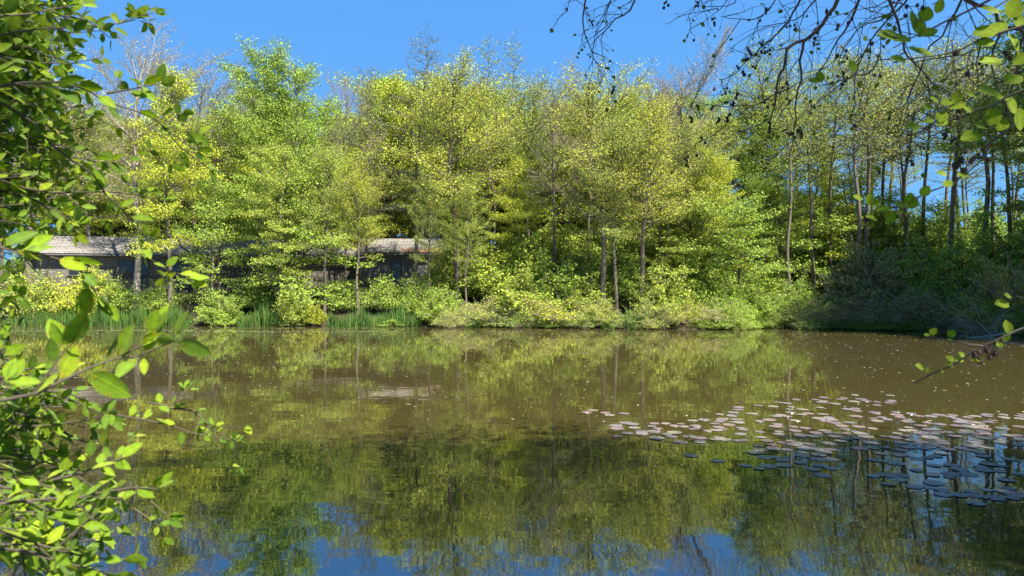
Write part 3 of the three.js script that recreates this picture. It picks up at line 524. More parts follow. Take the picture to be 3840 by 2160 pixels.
// ---------------------------------------------------------------- on the water: lily pads and flecks
const padMats = [plain(0.18, 0.13, 0.13, 0.27), plain(0.19, 0.17, 0.14, 0.27), plain(0.155, 0.142, 0.145, 0.25), plain(0.15, 0.115, 0.125, 0.27)];
const padGeos = [0, 1, 2, 3].map((v) => {
  const R = rngOf(400 + v), n = 22, p = [0, 0.004, 0], idx = [], cut = 0.16 + R() * 0.14, ph = R() * 6;
  for (let ring = 1; ring <= 2; ring++) for (let k = 0; k <= n; k++) { const a = cut / 2 + (2 * Math.PI - cut) * k / n, r = (ring / 2) * (1 + 0.05 * Math.sin(a * 3 + ph) + 0.03 * Math.sin(a * 8 + ph)), y = ring === 2 ? 0.006 + 0.05 * Math.max(0, noise.noise(Math.cos(a) * 1.6, Math.sin(a) * 1.6, v * 3.3 + 0.5)) : 0.004; p.push(r * Math.cos(a), y, r * Math.sin(a)); }
  for (let k = 0; k < n; k++) { const a = 1 + k, b = 1 + (n + 1) + k; idx.push(0, a + 1, a, a, a + 1, b, a + 1, b + 1, b); }
  const s = p.length / 3; for (let k = 0; k <= n; k++) { const b = 3 * (1 + (n + 1) + k); p.push(p[b] * 0.97, -0.02, p[b + 2] * 0.97); } for (let k = 0; k < n; k++) { const b = 1 + (n + 1) + k; idx.push(b, b + 1, s + k, b + 1, s + k + 1, s + k); }
  const g = new THREE.BufferGeometry(); g.setAttribute('position', new THREE.Float32BufferAttribute(p, 3)); g.setIndex(idx); g.computeVertexNormals(); return g;
});
{
  const R = rngOf(55), placed = [], tone = ['pinkish', 'pale', 'lilac grey', 'dull purple'];
  const pad = (px, py, r, m, label, group) => {
    const d = EYE * F / (py - 1080), x = (px - 1920) / F * d;
    const o = part(numbered('lily_pad'), padGeos[Math.floor(R() * 4)], padMats[m], scene); o.position.set(x, 0.004 + R() * 0.006, -d); o.rotation.set((R() - 0.5) * 0.05, R() * 6.28, (R() - 0.5) * 0.05); o.scale.set(r, 0.06 + 0.4 * r, r * (0.85 + 0.2 * R()));
    return tag(o, label, 'lily pad', group);
  };
  for (const [px, py, m, what] of [[2200, 1546, 0, 'leftmost of the five far left lily pads, purplish'], [2222, 1539, 1, 'cream lily pad at the back of the far left five'], [2270, 1549, 0, 'purplish lily pad in the middle of the far left five'], [2286, 1557, 1, 'cream lily pad at the front of the far left five'], [2340, 1552, 0, 'rightmost of the five far left lily pads, small and pink'], [2590, 1708, 2, 'grey lily pad lying alone before the others, left of two'], [2692, 1729, 2, 'grey lily pad lying alone before the others, right of two'], [3086, 1783, 0, 'pale pink lily pad alone at the front of the left half']]) pad(px, py, 0.095, m, what);
  const fields = [[2310, 2470, 1580, 1640, 12, 'loose left cluster'], [2450, 2790, 1572, 1662, 36, 'dense left cluster'], [2690, 2960, 1512, 1565, 12, 'far middle line'], [2900, 3370, 1482, 1576, 38, 'far middle cluster'], [2840, 3330, 1568, 1690, 56, 'middle cluster'], [3330, 3840, 1552, 1690, 88, 'right cluster'], [2790, 3150, 1676, 1764, 20, 'front middle cluster'], [3230, 3840, 1690, 1930, 46, 'shaded near right cluster']];
  for (const [a, b, c, e, n, where] of fields) for (let k = 0, tries = 0; k < n && tries < 900; tries++) {
    const u = R(), px = lerp(a, b, u), py = lerp(c, e, R() * (where.startsWith('shaded') ? 0.55 + 0.45 * u : 1)), d = EYE * F / (py - 1080), x = (px - 1920) / F * d, r = 0.066 + 0.05 * R();
    if (placed.some((q) => Math.hypot(q[0] - x, q[1] + d) < (q[2] + r) * 0.7)) continue;
    placed.push([x, -d, r]); k++;
    const q = R(), m = q < 0.18 ? 0 : q < 0.5 ? 1 : q < 0.85 ? 2 : 3;
    pad(px, py, r, m, `${tone[m]} lily pad floating in the ${where} of pads`, `${tone[m]} pads of the ${where}`);
  }
}
{
  const R = rngOf(19), geo = new THREE.CircleGeometry(1, 6).rotateX(-Math.PI / 2), list = [];
  for (let k = 0; k < 9000; k++) {
    let d, px; if (k < 5200) { d = 22 + 17.2 * Math.sqrt(R()); px = R() * 3840; if (px > 1500 && R() < 0.5) continue; } else if (k < 6400) { px = R() * 1500; d = 34.6 + 0.6 * Math.sin(px * 0.004) + (R() - 0.5) * 0.35; } else { d = 11 + 27 * Math.pow(R(), 0.8); px = R() * 3840; }
    const x = (px - 1920) / F * d; if (shoreDist(x, -d) > -0.15) continue;
    list.push([x, -d, (0.006 + 0.016 * Math.pow(R(), 4)) * (0.5 + d / 40), R() * 6.28]);
  }
  const im = new THREE.InstancedMesh(geo, plain(0.42, 0.37, 0.27, 0.8), list.length), m4 = new THREE.Matrix4(), q = new THREE.Quaternion();
  list.forEach((t, k) => im.setMatrixAt(k, m4.compose(V(t[0], 0.004, t[1]), q.setFromAxisAngle(V(0, 1, 0), t[3]), V(t[2] * 2.4, 1, t[2]))));
  im.name = 'floating_flecks'; scene.add(im); tag(im, 'pale petals and plant flecks scattered on the brown water', 'floating flecks', null, 'stuff');
}

// ---------------------------------------------------------------- foreground: leaves, twigs and cones near the camera
function bigLeaf(seed, wide) {                         // blade with a midrib fold, a curl and a stalk; unit length along +x, upper side +y
  const R = rngOf(seed), p = [], idx = [], n = 7, curl = -0.25 + R() * 0.5, fold = 0.16 + R() * 0.2;
  for (let k = 0; k <= n; k++) { const u = k / n, x = 0.12 + 0.88 * u, w = wide * Math.pow(Math.sin(Math.PI * Math.pow(u, 0.85) * 0.985 + 0.015), 0.75) * (k ? 1 : 0.2), y = curl * u * u * 0.5; p.push(x, y + w * fold, -w, x, y, 0, x, y + w * fold, w); }
  for (let k = 0; k < n; k++) for (let s = 0; s < 2; s++) { const a = 3 * k + s, b = a + 3; idx.push(a, a + 1, b, b, a + 1, b + 1); }
  const o = p.length / 3; p.push(0, 0.012, 0, 0.14, 0.012, -0.012, 0.14, 0.012, 0.012); idx.push(o, o + 2, o + 1);
  const uv = []; for (let k = 0; k < p.length / 3; k++) uv.push(p[3 * k], 0.5 + p[3 * k + 2]); const g = new THREE.BufferGeometry(); g.setAttribute('position', new THREE.Float32BufferAttribute(p, 3)); g.setAttribute('uv', new THREE.Float32BufferAttribute(uv, 2)); g.setIndex(idx); g.computeVertexNormals(); return g;
}
const willowGeo = [1, 2, 3, 4, 5].map((s) => bigLeaf(500 + s, 0.21 + 0.025 * (s % 3))), alderGeo = [1, 2, 3, 4].map((s) => bigLeaf(520 + s, 0.36 + 0.03 * (s % 2)));
const veins = grain(256, (u, v) => { const y = Math.abs(v - 0.5), rib = 1 - smooth(0.006, 0.02, y), side = 1 - smooth(0.03, 0.10, Math.abs(((u - y * 0.9) * 11) % 1 - 0.5)), blot = 0.5 + 0.5 * tile(u, v, 6, 6, 4.4), spot = smooth(0.66, 0.72, 0.5 + 0.5 * tile(u, v, 17, 17, 1.3)), k = 0.74 + 0.2 * blot + 0.12 * side; return [Math.min(1, k + 0.25 * rib + 0.2 * spot), Math.min(1, k + 0.12 * rib - 0.14 * spot), Math.min(1, k + 0.2 * rib)]; }); veins.colorSpace = THREE.SRGBColorSpace;
const nearLeaf = (r, g, b, coat = 0.05) => new THREE.MeshPhysicalMaterial({ color: new THREE.Color().setRGB(r, g, b), roughness: 0.9, transmission: 0.5, thickness: 0, side: THREE.DoubleSide, map: veins, bumpMap: veins, bumpScale: 0.0012, specularIntensity: 0.3, clearcoat: coat, clearcoatRoughness: 0.35 });
const willowMat = [nearLeaf(0.22, 0.40, 0.01), nearLeaf(0.28, 0.47, 0.01), nearLeaf(0.14, 0.28, 0.012), nearLeaf(0.36, 0.52, 0.01)], alderMat = [nearLeaf(0.30, 0.46, 0.005, 0.02), nearLeaf(0.18, 0.27, 0.008, 0.02)];
const twigMat = plain(0.065, 0.052, 0.036), coneMat = plain(0.055, 0.032, 0.024);
const X = V(1, 0, 0), Y = V(0, 1, 0);
function orient(pos, dir, up, s) { const x = dir.clone().normalize(), z = V().crossVectors(x, up).normalize(), y = V().crossVectors(z, x); return new THREE.Matrix4().makeBasis(x, y, z).scale(V(s, s, s)).setPosition(pos); }
{
  const root = V(-1.9, 0.55, -0.6), t = thing('willow_shrub', root, 'leafy willow shrub close on the left with glossy green leaves', 'shrub'), R = rngOf(808), rnd = (a, b) => a + (b - a) * R();
  let budget = 296; const spare = [];
  const put = (pos, dir, s, parent, own) => { const up = V(rnd(-0.8, 0.8), rnd(0.1, 1), rnd(-0.5, 0.9)), m = orient(pos, dir, up, own ? s * 0.82 : s), g = willowGeo[Math.floor(R() * 5)], k = Math.floor(R() * 4);
    if (own && budget > 0) { budget--; const o = part('leaf', g, willowMat[k], parent); o.applyMatrix4(m); } else spare.push([m.scale(V(0.76, 0.76, 0.76)), g, k]); };
  const twigs = new MB();
  // each bough: picture path, depth start and end, leaf length in metres, leaf spacing
  const bough = (path, d0, d1, len, own = true, gap = 0.025, side = 0.75) => {
    const pts = path.map(([x, y], i) => at(x, y, lerp(d0, d1, i / (path.length - 1))).sub(root)); pts.forEach((p, i) => { if (i) p.add(V(rnd(-1, 1) * 0.008, rnd(-1, 1) * 0.008, rnd(-1, 1) * 0.03)); });
    const cur = new THREE.CatmullRomCurve3(pts), L = cur.getLength(), n = Math.max(6, Math.round(L / 0.05)), pp = cur.getSpacedPoints(n), m = new MB(); m.tube(pp, pp.map((_, i) => 0.0019 * (1 - i / n) + 0.0009), 5);
    const b = part('branch', m.build(), twigMat, t);
    const leafy = (c, dir, count, s) => { for (let k = 0; k < count; k++) { const a = rnd(0, 6.28), q = dir.clone().multiplyScalar(rnd(0.3, 1)).add(V(Math.cos(a) * 0.7, Math.sin(a) * 0.75, rnd(-0.6, 0.6))); put(c, q, s * rnd(0.6, 1.15), b, own); } };
    for (let s = rnd(0, gap); s < L; s += gap * rnd(0.6, 1.4)) {
      const u = s / L, c = cur.getPointAt(u), dir = cur.getTangentAt(u); leafy(c, dir, 1, len);
      if (R() < 0.42 * side) { const a = rnd(0, 6.28), td = dir.clone().multiplyScalar(0.8).add(V(Math.cos(a) * 0.7, Math.sin(a) * 0.7, rnd(-0.5, 0.5))).normalize(), l = rnd(0.04, 0.11) * side, e = c.clone().addScaledVector(td, l); twigs.tube([c, e], [0.0013, 0.0009], 4); leafy(c.clone().lerp(e, 0.6), td, 1, len * 0.8); leafy(e, td, 3, len * 0.85); }
    }
    leafy(cur.getPointAt(1), cur.getTangentAt(1), 3, len * 0.8);
  };
  bough([[-150, 170], [80, 120], [270, 105], [400, 75], [500, 45]], 1.5, 1.75, 0.062);
  bough([[-150, 60], [60, 60], [180, 20], [330, -10]], 1.3, 1.5, 0.06);
  bough([[240, 60], [330, 75], [380, 110], [415, 120]], 1.7, 1.75, 0.045);
  bough([[-150, 360], [100, 320], [300, 325], [450, 400], [600, 440], [735, 500]], 1.2, 1.55, 0.068);
  bough([[400, 350], [480, 330], [560, 330]], 1.45, 1.5, 0.062);
  bough([[560, 430], [620, 480], [680, 560]], 1.5, 1.55, 0.06);
  bough([[-100, 340], [100, 450], [220, 560], [330, 640], [380, 720], [480, 830], [570, 960], [650, 1010], [720, 1060]], 1.25, 1.6, 0.055);
  bough([[330, 600], [430, 600], [560, 560]], 1.6, 1.7, 0.05);
  bough([[-100, 640], [120, 700], [280, 730], [450, 720], [640, 750]], 1.4, 1.7, 0.052);
  bough([[-100, 900], [60, 920], [180, 960], [290, 1010], [350, 1100]], 1.1, 1.2, 0.065);
  bough([[-120, 1500], [120, 1470], [280, 1420], [420, 1350], [520, 1310]], 0.75, 0.85, 0.068);
  bough([[-100, 1450], [250, 1500], [420, 1560], [600, 1590], [720, 1620], [880, 1670]], 1.3, 1.5, 0.052);
  bough([[620, 1530], [720, 1550], [790, 1590], [870, 1650]], 1.5, 1.5, 0.048);
  bough([[560, 1510], [660, 1500], [720, 1470]], 1.45, 1.5, 0.05);
  bough([[-80, 1440], [60, 1540], [130, 1620], [190, 1710]], 1.3, 1.35, 0.045);
  bough([[240, 1620], [330, 1650], [370, 1670]], 1.35, 1.4, 0.045);
  bough([[-100, 1900], [150, 1895], [300, 1880], [430, 1830], [600, 1830]], 0.95, 1.1, 0.062);
  bough([[200, 1800], [320, 1770], [440, 1740]], 1.1, 1.15, 0.06);
  bough([[-100, 1960], [120, 2010], [260, 2040], [420, 2070], [540, 2085]], 0.95, 1.1, 0.062);
  bough([[-100, 2060], [60, 2080], [200, 2130], [380, 2190]], 0.85, 1.0, 0.064);
  bough([[-100, 1780], [60, 1800], [180, 1850], [260, 1930]], 1.0, 1.05, 0.055);
  bough([[430, 1880], [510, 1900], [590, 1960]], 1.3, 1.3, 0.045);
  // the mass of leaves behind, on finer twigs
  for (let k = 0; k < 92; k++) { const y = -60 + 930 * R(), x = 330 * Math.pow(R(), 1.3); bough([[-220, y + rnd(-140, 60)], [x * 0.35, y - 30], [x, y + rnd(-60, 90)]], rnd(1.4, 1.9), rnd(1.6, 2.2), 0.06, false, 0.035, 0.9); }
  for (let k = 0; k < 7; k++) { const y = 980 + 380 * R(), x = 60 * R(); bough([[-220, y - 60], [x * 0.4, y - 20], [x, y + rnd(-40, 60)]], rnd(1.2, 1.7), rnd(1.3, 1.8), 0.06, false, 0.06, 0.8); }
  for (let k = 0; k < 52; k++) { const y = 1400 + 760 * R(), x = 60 + 330 * R(); bough([[-220, y - 40], [x * 0.4, y - 30], [x, y + rnd(-60, 80)]], rnd(1.0, 1.5), rnd(1.2, 1.6), 0.056, false, 0.05, 0.8); }
  part('twigs', twigs.build(), twigMat, t).userData.kind = 'stuff';
  const st = new MB(); for (let k = 0; k < 7; k++) { const a = k / 7 * 6.28; st.tube([V(Math.cos(a) * 0.12, -0.4, Math.sin(a) * 0.12), V(Math.cos(a) * 0.2 - 0.05, 1, Math.sin(a) * 0.25 - 0.3), V(Math.cos(a) * 0.25 + 0.05, 2.2, Math.sin(a) * 0.3 - 0.7)], [0.025, 0.018, 0.008], 7); } part('stems', st.build(), twigMat, t);
  willowGeo.forEach((g, gi) => willowMat.forEach((mt, mi) => { const mine = spare.filter((s) => s[1] === g && s[2] === mi), im = new THREE.InstancedMesh(g, mt, mine.length); mine.forEach((s, k) => im.setMatrixAt(k, s[0])); im.name = 'foliage'; im.userData.kind = 'stuff'; im.castShadow = im.receiveShadow = true; t.add(im); }));
}
function cone(seed) { const R = rngOf(seed), m = new MB(); m.geo(new THREE.SphereGeometry(0.42, 7, 8).scale(0.85, 1.3, 0.85)); for (let r = 0; r < 7; r++) for (let k = 0; k < 7; k++) { const y = -0.48 + r * 0.16, q = 0.44 * Math.sqrt(Math.max(0.05, 1 - y * y * 2.6)), a = (k + (r % 2) * 0.5) / 7 * 6.283; m.geo(new THREE.ConeGeometry(0.11, 0.2, 4).rotateX(-1.9).translate(0, y, q).rotateY(a)); } return m.build(); }
const coneGeo = cone(3);
function alderBoughs(t, root, R) {
  const rnd = (a, b) => a + (b - a) * R();
  const small = new MB();
  const bough = (path, d0, d1, r0, o = {}) => {
    const pts = path.map(([x, y], i) => at(x, y, lerp(d0, d1, i / (path.length - 1))).sub(root)), cur = new THREE.CatmullRomCurve3(pts), L = cur.getLength(), n = Math.max(8, Math.round(L / 0.05)), pp = cur.getSpacedPoints(n);
    pp.forEach((p, i) => { if (i && i < n) p.add(V(rnd(-1, 1), rnd(-1, 1), rnd(-1, 1)).multiplyScalar(0.004 * (o.d ?? d0) / 2)); });
    const m = new MB(); m.tube(pp, pp.map((_, i) => 0.66 * r0 * (1 - 0.85 * i / n) + 0.001), 6);
    const twig = (c, dir, l, lev) => {
      let p = c.clone(), d = dir.clone(); const line = [p];
      for (let s = 0; s < 4; s++) { d.add(V(rnd(-1, 1) * 0.45, rnd(-1, 0.7) * 0.45, rnd(-1, 1) * 0.45)).normalize(); p = p.clone().addScaledVector(d, l / 4); line.push(p); }
      small.tube(line, line.map((_, i) => (lev ? 0.0011 : 0.0019) * (1 - i / 6) * (o.tw ?? 1)), 4);
      if (!lev) for (let k = 0; k < 3; k++) twig(line[1 + k], d.clone().add(V(rnd(-1, 1), rnd(-1, 1), rnd(-1, 1))).normalize(), l * rnd(0.25, 0.5), 1);
      const e = line[4];
      if (R() < (o.buds ?? 0.65)) { const g = part('leaf', alderGeo[Math.floor(R() * 4)], alderMat[1], b); g.applyMatrix4(orient(e, d, V(rnd(-1, 1), 1, rnd(-1, 1)), (o.bud ?? 0.03) * rnd(0.5, 1.1))); }
      if (R() < (o.cones ?? 0.13)) { const k = 1 + Math.floor(R() * 3); for (let j = 0; j < k; j++) { const c = part('cone', coneGeo, coneMat, b), s = rnd(0.012, 0.017); c.scale.setScalar(s); const q = e.clone().add(V(rnd(-1, 1) * 0.018, -0.022 - 0.012 * j, rnd(-1, 1) * 0.018)); c.position.copy(q); c.rotation.set(rnd(-0.3, 0.3), rnd(0, 6), rnd(-0.3, 0.3)); small.tube([e, q], [0.001, 0.001], 3); } }
    };
    const b = part('branch', m.build(), twigMat, t), gap = o.gap ?? 0.14;
    if (gap < 9) for (let s = gap * 0.5; s < L; s += gap * rnd(0.6, 1.4)) { const u = s / L, tg = cur.getTangentAt(u); twig(cur.getPointAt(u), tg.clone().multiplyScalar(0.6).add(V(rnd(-1, 1), rnd(-1, 0.6), rnd(-1, 1) * 0.7)).normalize(), rnd(0.12, 0.34) * (o.len ?? 1), 0); }
    for (const [x, y, ang, s, tilt] of o.leaves ?? []) { const d = o.leafD ?? (d0 + d1) / 2, pos = at(x, y, d).sub(root), a = ang * Math.PI / 180, dir = V(Math.cos(a), Math.sin(a), rnd(-0.3, 0.3)); const l = part('leaf', alderGeo[Math.floor(R() * 4)], alderMat[0], b); l.applyMatrix4(orient(pos.clone().addScaledVector(dir, -s / F * d * 0.5), dir, V(rnd(-0.3, 0.3), tilt ?? 0.6, 0.7), 0.88 * s / F * d)); }
    for (const [x, y] of o.coneAt ?? []) { const d = o.leafD ?? (d0 + d1) / 2, c = part('cone', coneGeo, coneMat, b); c.position.copy(at(x, y, d).sub(root)); const s = rnd(0.0085, 0.0115); c.scale.setScalar(s); c.rotation.set(rnd(-0.3, 0.3), rnd(0, 6), rnd(-0.3, 0.3)); const u = c.position.clone().add(V(0, s * 0.5, 0)); let best = pp[0]; for (const p of pp) if (p.distanceTo(u) < best.distanceTo(u)) best = p; small.tube([best, u], [0.0013, 0.0009], 4); }
  };
  return { bough, finish: () => { part('twigs', small.build(), twigMat, t).userData.kind = 'stuff'; } };
}
{
  const root = V(4.6, 0.6, 0.4), t = thing('alder_tree', root, 'overhanging alder whose dark twigs, cones and leaves hang in from the top right', 'tree'), R = rngOf(909), rnd = (a, b) => a + (b - a) * R();
  const { bough, finish } = alderBoughs(t, root, R);
  const o4 = { d: 4, tw: 1.5, bud: 0.035, len: 1.5, gap: 0.095 };
  bough([[2290, -200], [2196, 0], [2188, 102], [2201, 154], [2225, 212], [2239, 239], [2297, 273]], 4, 4.2, 0.010, { ...o4, len: 0.8, coneAt: [[2205, 205], [2214, 213], [2199, 290], [2195, 282]] });
  bough([[2420, -150], [2377, 0], [2355, 51], [2300, 72], [2273, 109], [2218, 167]], 4, 4.1, 0.010, { ...o4, len: 1.2 });
  bough([[2330, -120], [2290, 0], [2260, 60], [2220, 110]], 4.1, 4.1, 0.006, o4);
  bough([[2200, -100], [2140, -10], [2130, 40], [2110, 35]], 4.1, 4.1, 0.005, { ...o4, gap: 0.1, len: 0.7 });
  bough([[2680, -160], [2630, 0], [2600, 40], [2575, 80]], 4, 4.1, 0.005, { ...o4, len: 0.8 });
  bough([[3200, -200], [3138, 0], [3094, 80], [3014, 149], [2960, 169], [2940, 239], [2915, 323], [2900, 420], [2880, 500]], 3.4, 3.7, 0.020, { ...o4, d: 3 });
  bough([[3014, 149], [3002, 224], [3004, 278], [2984, 412], [2980, 527], [3009, 576]], 3.5, 3.7, 0.009, { ...o4, gap: 0.16 });
  bough([[3290, -150], [3220, 0], [3203, 60], [3158, 129], [3118, 200], [3060, 290]], 3.3, 3.6, 0.012, o4);
  bough([[3040, -150], [3000, 0], [2970, 60], [2880, 154], [2775, 254], [2704, 304]], 3.8, 4.2, 0.010, { ...o4, len: 1, cones: 0.5 });
  bough([[2960, -100], [2900, 10], [2850, 60], [2790, 70], [2700, 60]], 3.8, 4.1, 0.006, o4);
  bough([[3360, -150], [3337, 0], [3372, 104], [3392, 174], [3402, 209], [3471, 278], [3520, 340]], 2.9, 3.2, 0.010, { ...o4, d: 2.5 });
  bough([[3480, -150], [3400, 0], [3260, 160], [3210, 280], [3200, 380]], 3.0, 3.3, 0.008, { ...o4, coneAt: [[3262, 195], [3290, 210], [3258, 218], [3314, 175]] });
  bough([[3560, -150], [3626, 0], [3735, 35], [3740, 80], [3750, 129], [3720, 214], [3725, 278]], 2.4, 2.6, 0.014, { ...o4, d: 2 });
  bough([[3740, 80], [3800, 105], [3900, 130]], 2.5, 2.5, 0.008, o4);
  bough([[3900, -80], [3860, 60], [3800, 300], [3760, 470], [3690, 560]], 2.8, 3.0, 0.009, { ...o4, gap: 0.15 });
  bough([[2960, 330], [2860, 380], [2790, 420], [2720, 470]], 3.7, 3.9, 0.005, { ...o4, cones: 0.9, gap: 0.1 });
  bough([[3120, -120], [3060, 0], [2990, 70], [2930, 90], [2850, 120]], 3.6, 3.9, 0.007, { ...o4, gap: 0.09 });
  bough([[3420, -120], [3330, 60], [3240, 90], [3170, 170], [3140, 260]], 3.1, 3.4, 0.007, { ...o4, gap: 0.09 });
  bough([[3640, -100], [3560, 90], [3490, 170], [3440, 290], [3400, 380]], 2.9, 3.2, 0.007, { ...o4, gap: 0.1 });
  bough([[2800, -120], [2760, 0], [2700, 30], [2610, 20]], 3.9, 4.1, 0.005, { ...o4, gap: 0.1 });
  bough([[3900, 240], [3700, 330], [3560, 420], [3480, 470]], 3.0, 3.2, 0.007, { ...o4, gap: 0.12 });
  bough([[3840, -60], [3705, 0], [3600, 55], [3427, 139], [3350, 180]], 1.7, 1.8, 0.004, { gap: 0.3, buds: 0.2, cones: 0.2, len: 0.5, tw: 0.7, leaves: [[3420, 75, 110, 90], [3470, 55, 70, 80], [3440, 100, 250, 80], [3325, 138, 180, 110], [3375, 150, 200, 100], [3480, 125, 10, 90], [3340, 128, 160, 80], [3520, 20, 80, 70]], coneAt: [[3400, 25], [3440, 20], [3460, 30], [3395, 60]] });
  bough([[3960, -30], [3860, 90], [3700, 130], [3600, 190], [3430, 215], [3350, 225]], 1.6, 1.7, 0.0035, { gap: 0.4, buds: 0.1, cones: 0.1, len: 0.5, tw: 0.7, leaves: [[3690, 125, 200, 110], [3740, 110, 30, 100], [3690, 165, 190, 90], [3800, 165, 300, 110], [3710, 40, 170, 90], [3800, 30, 60, 110], [3820, 85, 240, 90], [3460, 200, 190, 90], [3365, 225, 180, 80], [3430, 190, 160, 70], [3710, 232, 190, 110], [3830, 225, 220, 90]] });
  bough([[3900, 310], [3840, 333], [3725, 392], [3625, 432], [3561, 457], [3476, 482], [3430, 480]], 1.55, 1.65, 0.0036, { gap: 0.3, buds: 0.2, cones: 0.1, len: 0.5, tw: 0.7, leaves: [[3585, 365, 100, 70], [3500, 375, 160, 50], [3550, 385, 200, 60], [3530, 440, 250, 70], [3530, 460, 210, 60], [3640, 355, 170, 60], [3700, 345, 190, 110], [3740, 365, 170, 100], [3720, 440, 250, 90], [3790, 400, 300, 90], [3475, 405, 170, 60], [3420, 478, 180, 70], [3480, 455, 190, 50], [3625, 410, 300, 60], [3680, 478, 190, 60], [3800, 300, 20, 100], [3820, 450, 280, 110], [3640, 515, 195, 100], [3755, 470, 240, 70], [3590, 398, 200, 70]], coneAt: [[3592, 415], [3595, 440], [3700, 480]] });
  bough([[3900, 380], [3780, 480], [3720, 520], [3685, 600], [3625, 651], [3541, 696], [3476, 720], [3380, 770], [3280, 790]], 1.7, 1.8, 0.0036, { gap: 0.35, buds: 0.1, cones: 0.1, len: 0.5, tw: 0.7, leaves: [[3530, 652, 170, 55], [3610, 655, 190, 60], [3555, 690, 30, 50], [3470, 715, 60, 60], [3410, 745, 80, 60], [3425, 765, 40, 60], [3375, 770, 170, 60], [3260, 745, 80, 60], [3285, 762, 200, 50], [3340, 815, 70, 60], [3265, 817, 180, 60], [3310, 785, 200, 60], [3215, 742, 170, 50]], coneAt: [[3622, 570], [3650, 590], [3668, 580], [3645, 600], [3640, 607], [3705, 600]] });
  bough([[3300, 200], [3260, 280], [3200, 285], [3130, 315], [3080, 320]], 1.9, 1.95, 0.0022, { gap: 9, leaves: [[3195, 250, 100, 62], [3075, 288, 100, 55], [3055, 305, 190, 60], [3310, 135, 180, 60]] });
  finish();
  // trunk and crown, above and outside the frame
  const m = new MB(); m.tube([V(0, -0.5, 0), V(-0.1, 2.5, 0.1), V(-0.3, 5, 0), V(-0.3, 8, 0.2), V(-0.2, 12, 0.3)], [0.24, 0.17, 0.14, 0.10, 0.03], 10);
  m.tube([V(-0.2, 3.9, 0), V(-0.8, 4.6, -1), V(-1.2, 5.0, -2.4), V(-1.7, 4.9, -3.6)], [0.09, 0.06, 0.04, 0.02], 7); m.tube([V(-0.2, 4.4, 0), V(-1.6, 5.3, -1.4), V(-3.0, 5.4, -3.2), V(-4.0, 5.3, -4.4)], [0.08, 0.05, 0.03, 0.015], 7); m.tube([V(0, 2.6, 0), V(-0.9, 3.2, -0.8), V(-1.6, 3.4, -1.4), V(-2.0, 3.2, -1.9)], [0.06, 0.04, 0.02, 0.01], 7);
  part('trunk', m.build(), M.bark, t);
}
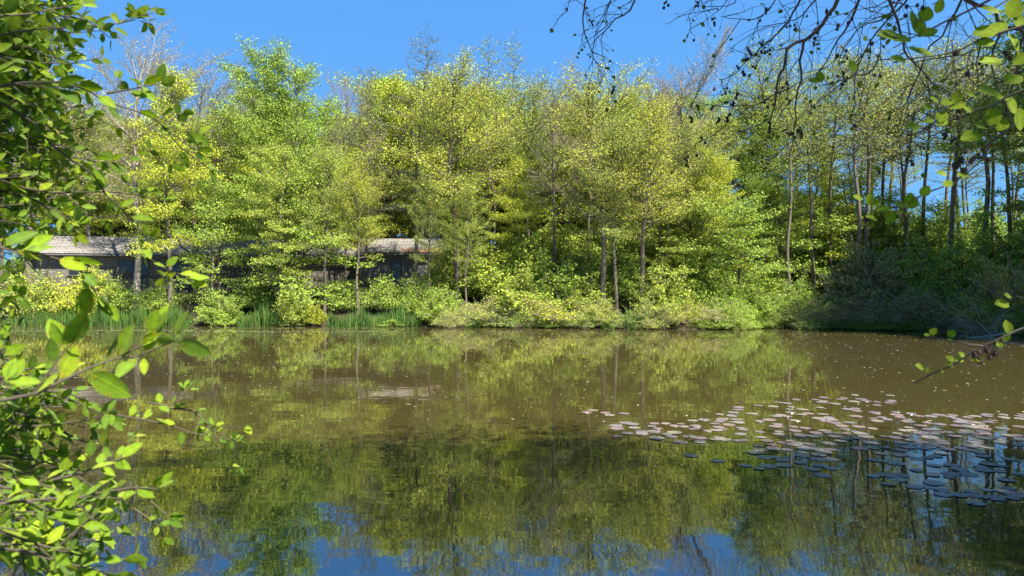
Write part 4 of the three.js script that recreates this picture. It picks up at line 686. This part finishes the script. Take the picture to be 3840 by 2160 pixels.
{
  const root = V(2.6, 0.5, -1.0), t = thing('alder_sapling', root, 'alder sapling twig with lit leaves and small cones over the water at right', 'sapling'), R = rngOf(919), { bough, finish } = alderBoughs(t, root, R);
  bough([[4300, 1180], [3980, 1190], [3824, 1240], [3777, 1263], [3688, 1298], [3646, 1325], [3611, 1352], [3561, 1379], [3526, 1403], [3476, 1405], [3449, 1418], [3429, 1437]], 1.35, 1.5, 0.0035, { gap: 9, leafD: 1.47, leaves: [[3775, 1225, 100, 70], [3770, 1265, 260, 50], [3776, 1110, 170, 45], [3755, 1141, 185, 72], [3560, 1345, 160, 45], [3560, 1367, 175, 42], [3446, 1376, 165, 50], [3478, 1386, 75, 32], [3530, 1390, 150, 28], [3604, 1330, 140, 36], [3597, 1350, 200, 40], [3745, 1292, 190, 45], [3655, 1348, 185, 40]], coneAt: [[3652, 1320], [3656, 1334], [3672, 1322], [3671, 1345], [3698, 1312], [3706, 1318], [3712, 1341], [3732, 1327], [3673, 1356]] });
  bough([[3688, 1298], [3640, 1290], [3584, 1281], [3511, 1269], [3484, 1261]], 1.47, 1.5, 0.0018, { gap: 9, leafD: 1.49, leaves: [[3500, 1243, 50, 42], [3474, 1256, 180, 26], [3568, 1250, 40, 42], [3562, 1278, 160, 36]] });
  bough([[3960, 1180], [3850, 1120], [3800, 1112]], 1.4, 1.47, 0.002, { gap: 9, leaves: [] });
  finish(); const m = new MB(); m.tube([V(0, -0.4, 0), V(-0.05, 0.8, -0.1), V(-0.15, 1.7, -0.25)], [0.03, 0.022, 0.012], 7); m.tube([V(-0.15, 1.6, -0.24), at(4300, 1180, 1.35).sub(root)], [0.01, 0.005], 6); part('stem', m.build(), M.bark, t);
}
// trees of the near bank behind and beside the camera, whose shade lies on the near water, and of the right bank
for (const [k, x, z, s, w, v] of [['canopy', 2.5, -1.2, 0.88, 1.0, 0], ['canopy', -5.3, -1.1, 0.92, 1.25, 1], ['canopy', 8.0, -0.7, 0.93, 1.3, 0], ['leafy', 11.5, 0.2, 1.05, 1.4, 1], ['leafy', 16.5, 1, 1.1, 1.4, 2], ['canopy', 4.6, -1.1, 0.92, 1.15, 1], ['canopy', -2.5, -1.5, 0.88, 1.05, 1], ['canopy', -9, -0.9, 0.92, 1.35, 0], ['leafy', 22, 1, 1.05, 1.4, 0], ['leafy', 28, 1, 1.1, 1.4, 1]]) {
  const p = protos[k][v], t = thing('bankside_tree', V(x, landHeight(x, z), z), 'leafy tree on the near bank beside the viewer', 'tree', 'trees on the near bank'); t.rotation.y = x; t.scale.set(s * w, s, s * w);
  part('trunk', p.wood, M.bark, t); part('twigs', p.fine, M.bark, t); part('crown', p.fol, M.green, t);
}
for (const [x, z, s, v] of [[26.5, -29.5, 1.15, 0], [30, -26, 1.15, 1], [29.5, -31, 1.2, 2], [33, -22, 1.2, 3], [33.5, -28, 1.2, 0], [35, -17, 1.15, 1], [27.5, -34, 1.1, 2], [26.6, -26.8, 1.4, 3], [28.2, -24, 1.4, 0]]) {
  const p = protos.leafy[v], t = thing('bankside_tree', V(x, landHeight(x, z), z), 'leafy tree on the right bank beyond the row of dark trunks', 'tree', 'trees on the right bank'); t.rotation.y = x * 3; t.scale.set(s * 1.2, s, s * 1.2);
  part('trunk', p.wood, M.bark, t); part('twigs', p.fine, M.bark, t); part('crown', p.fol, M.green, t);
}
renderer.render(scene, camera);
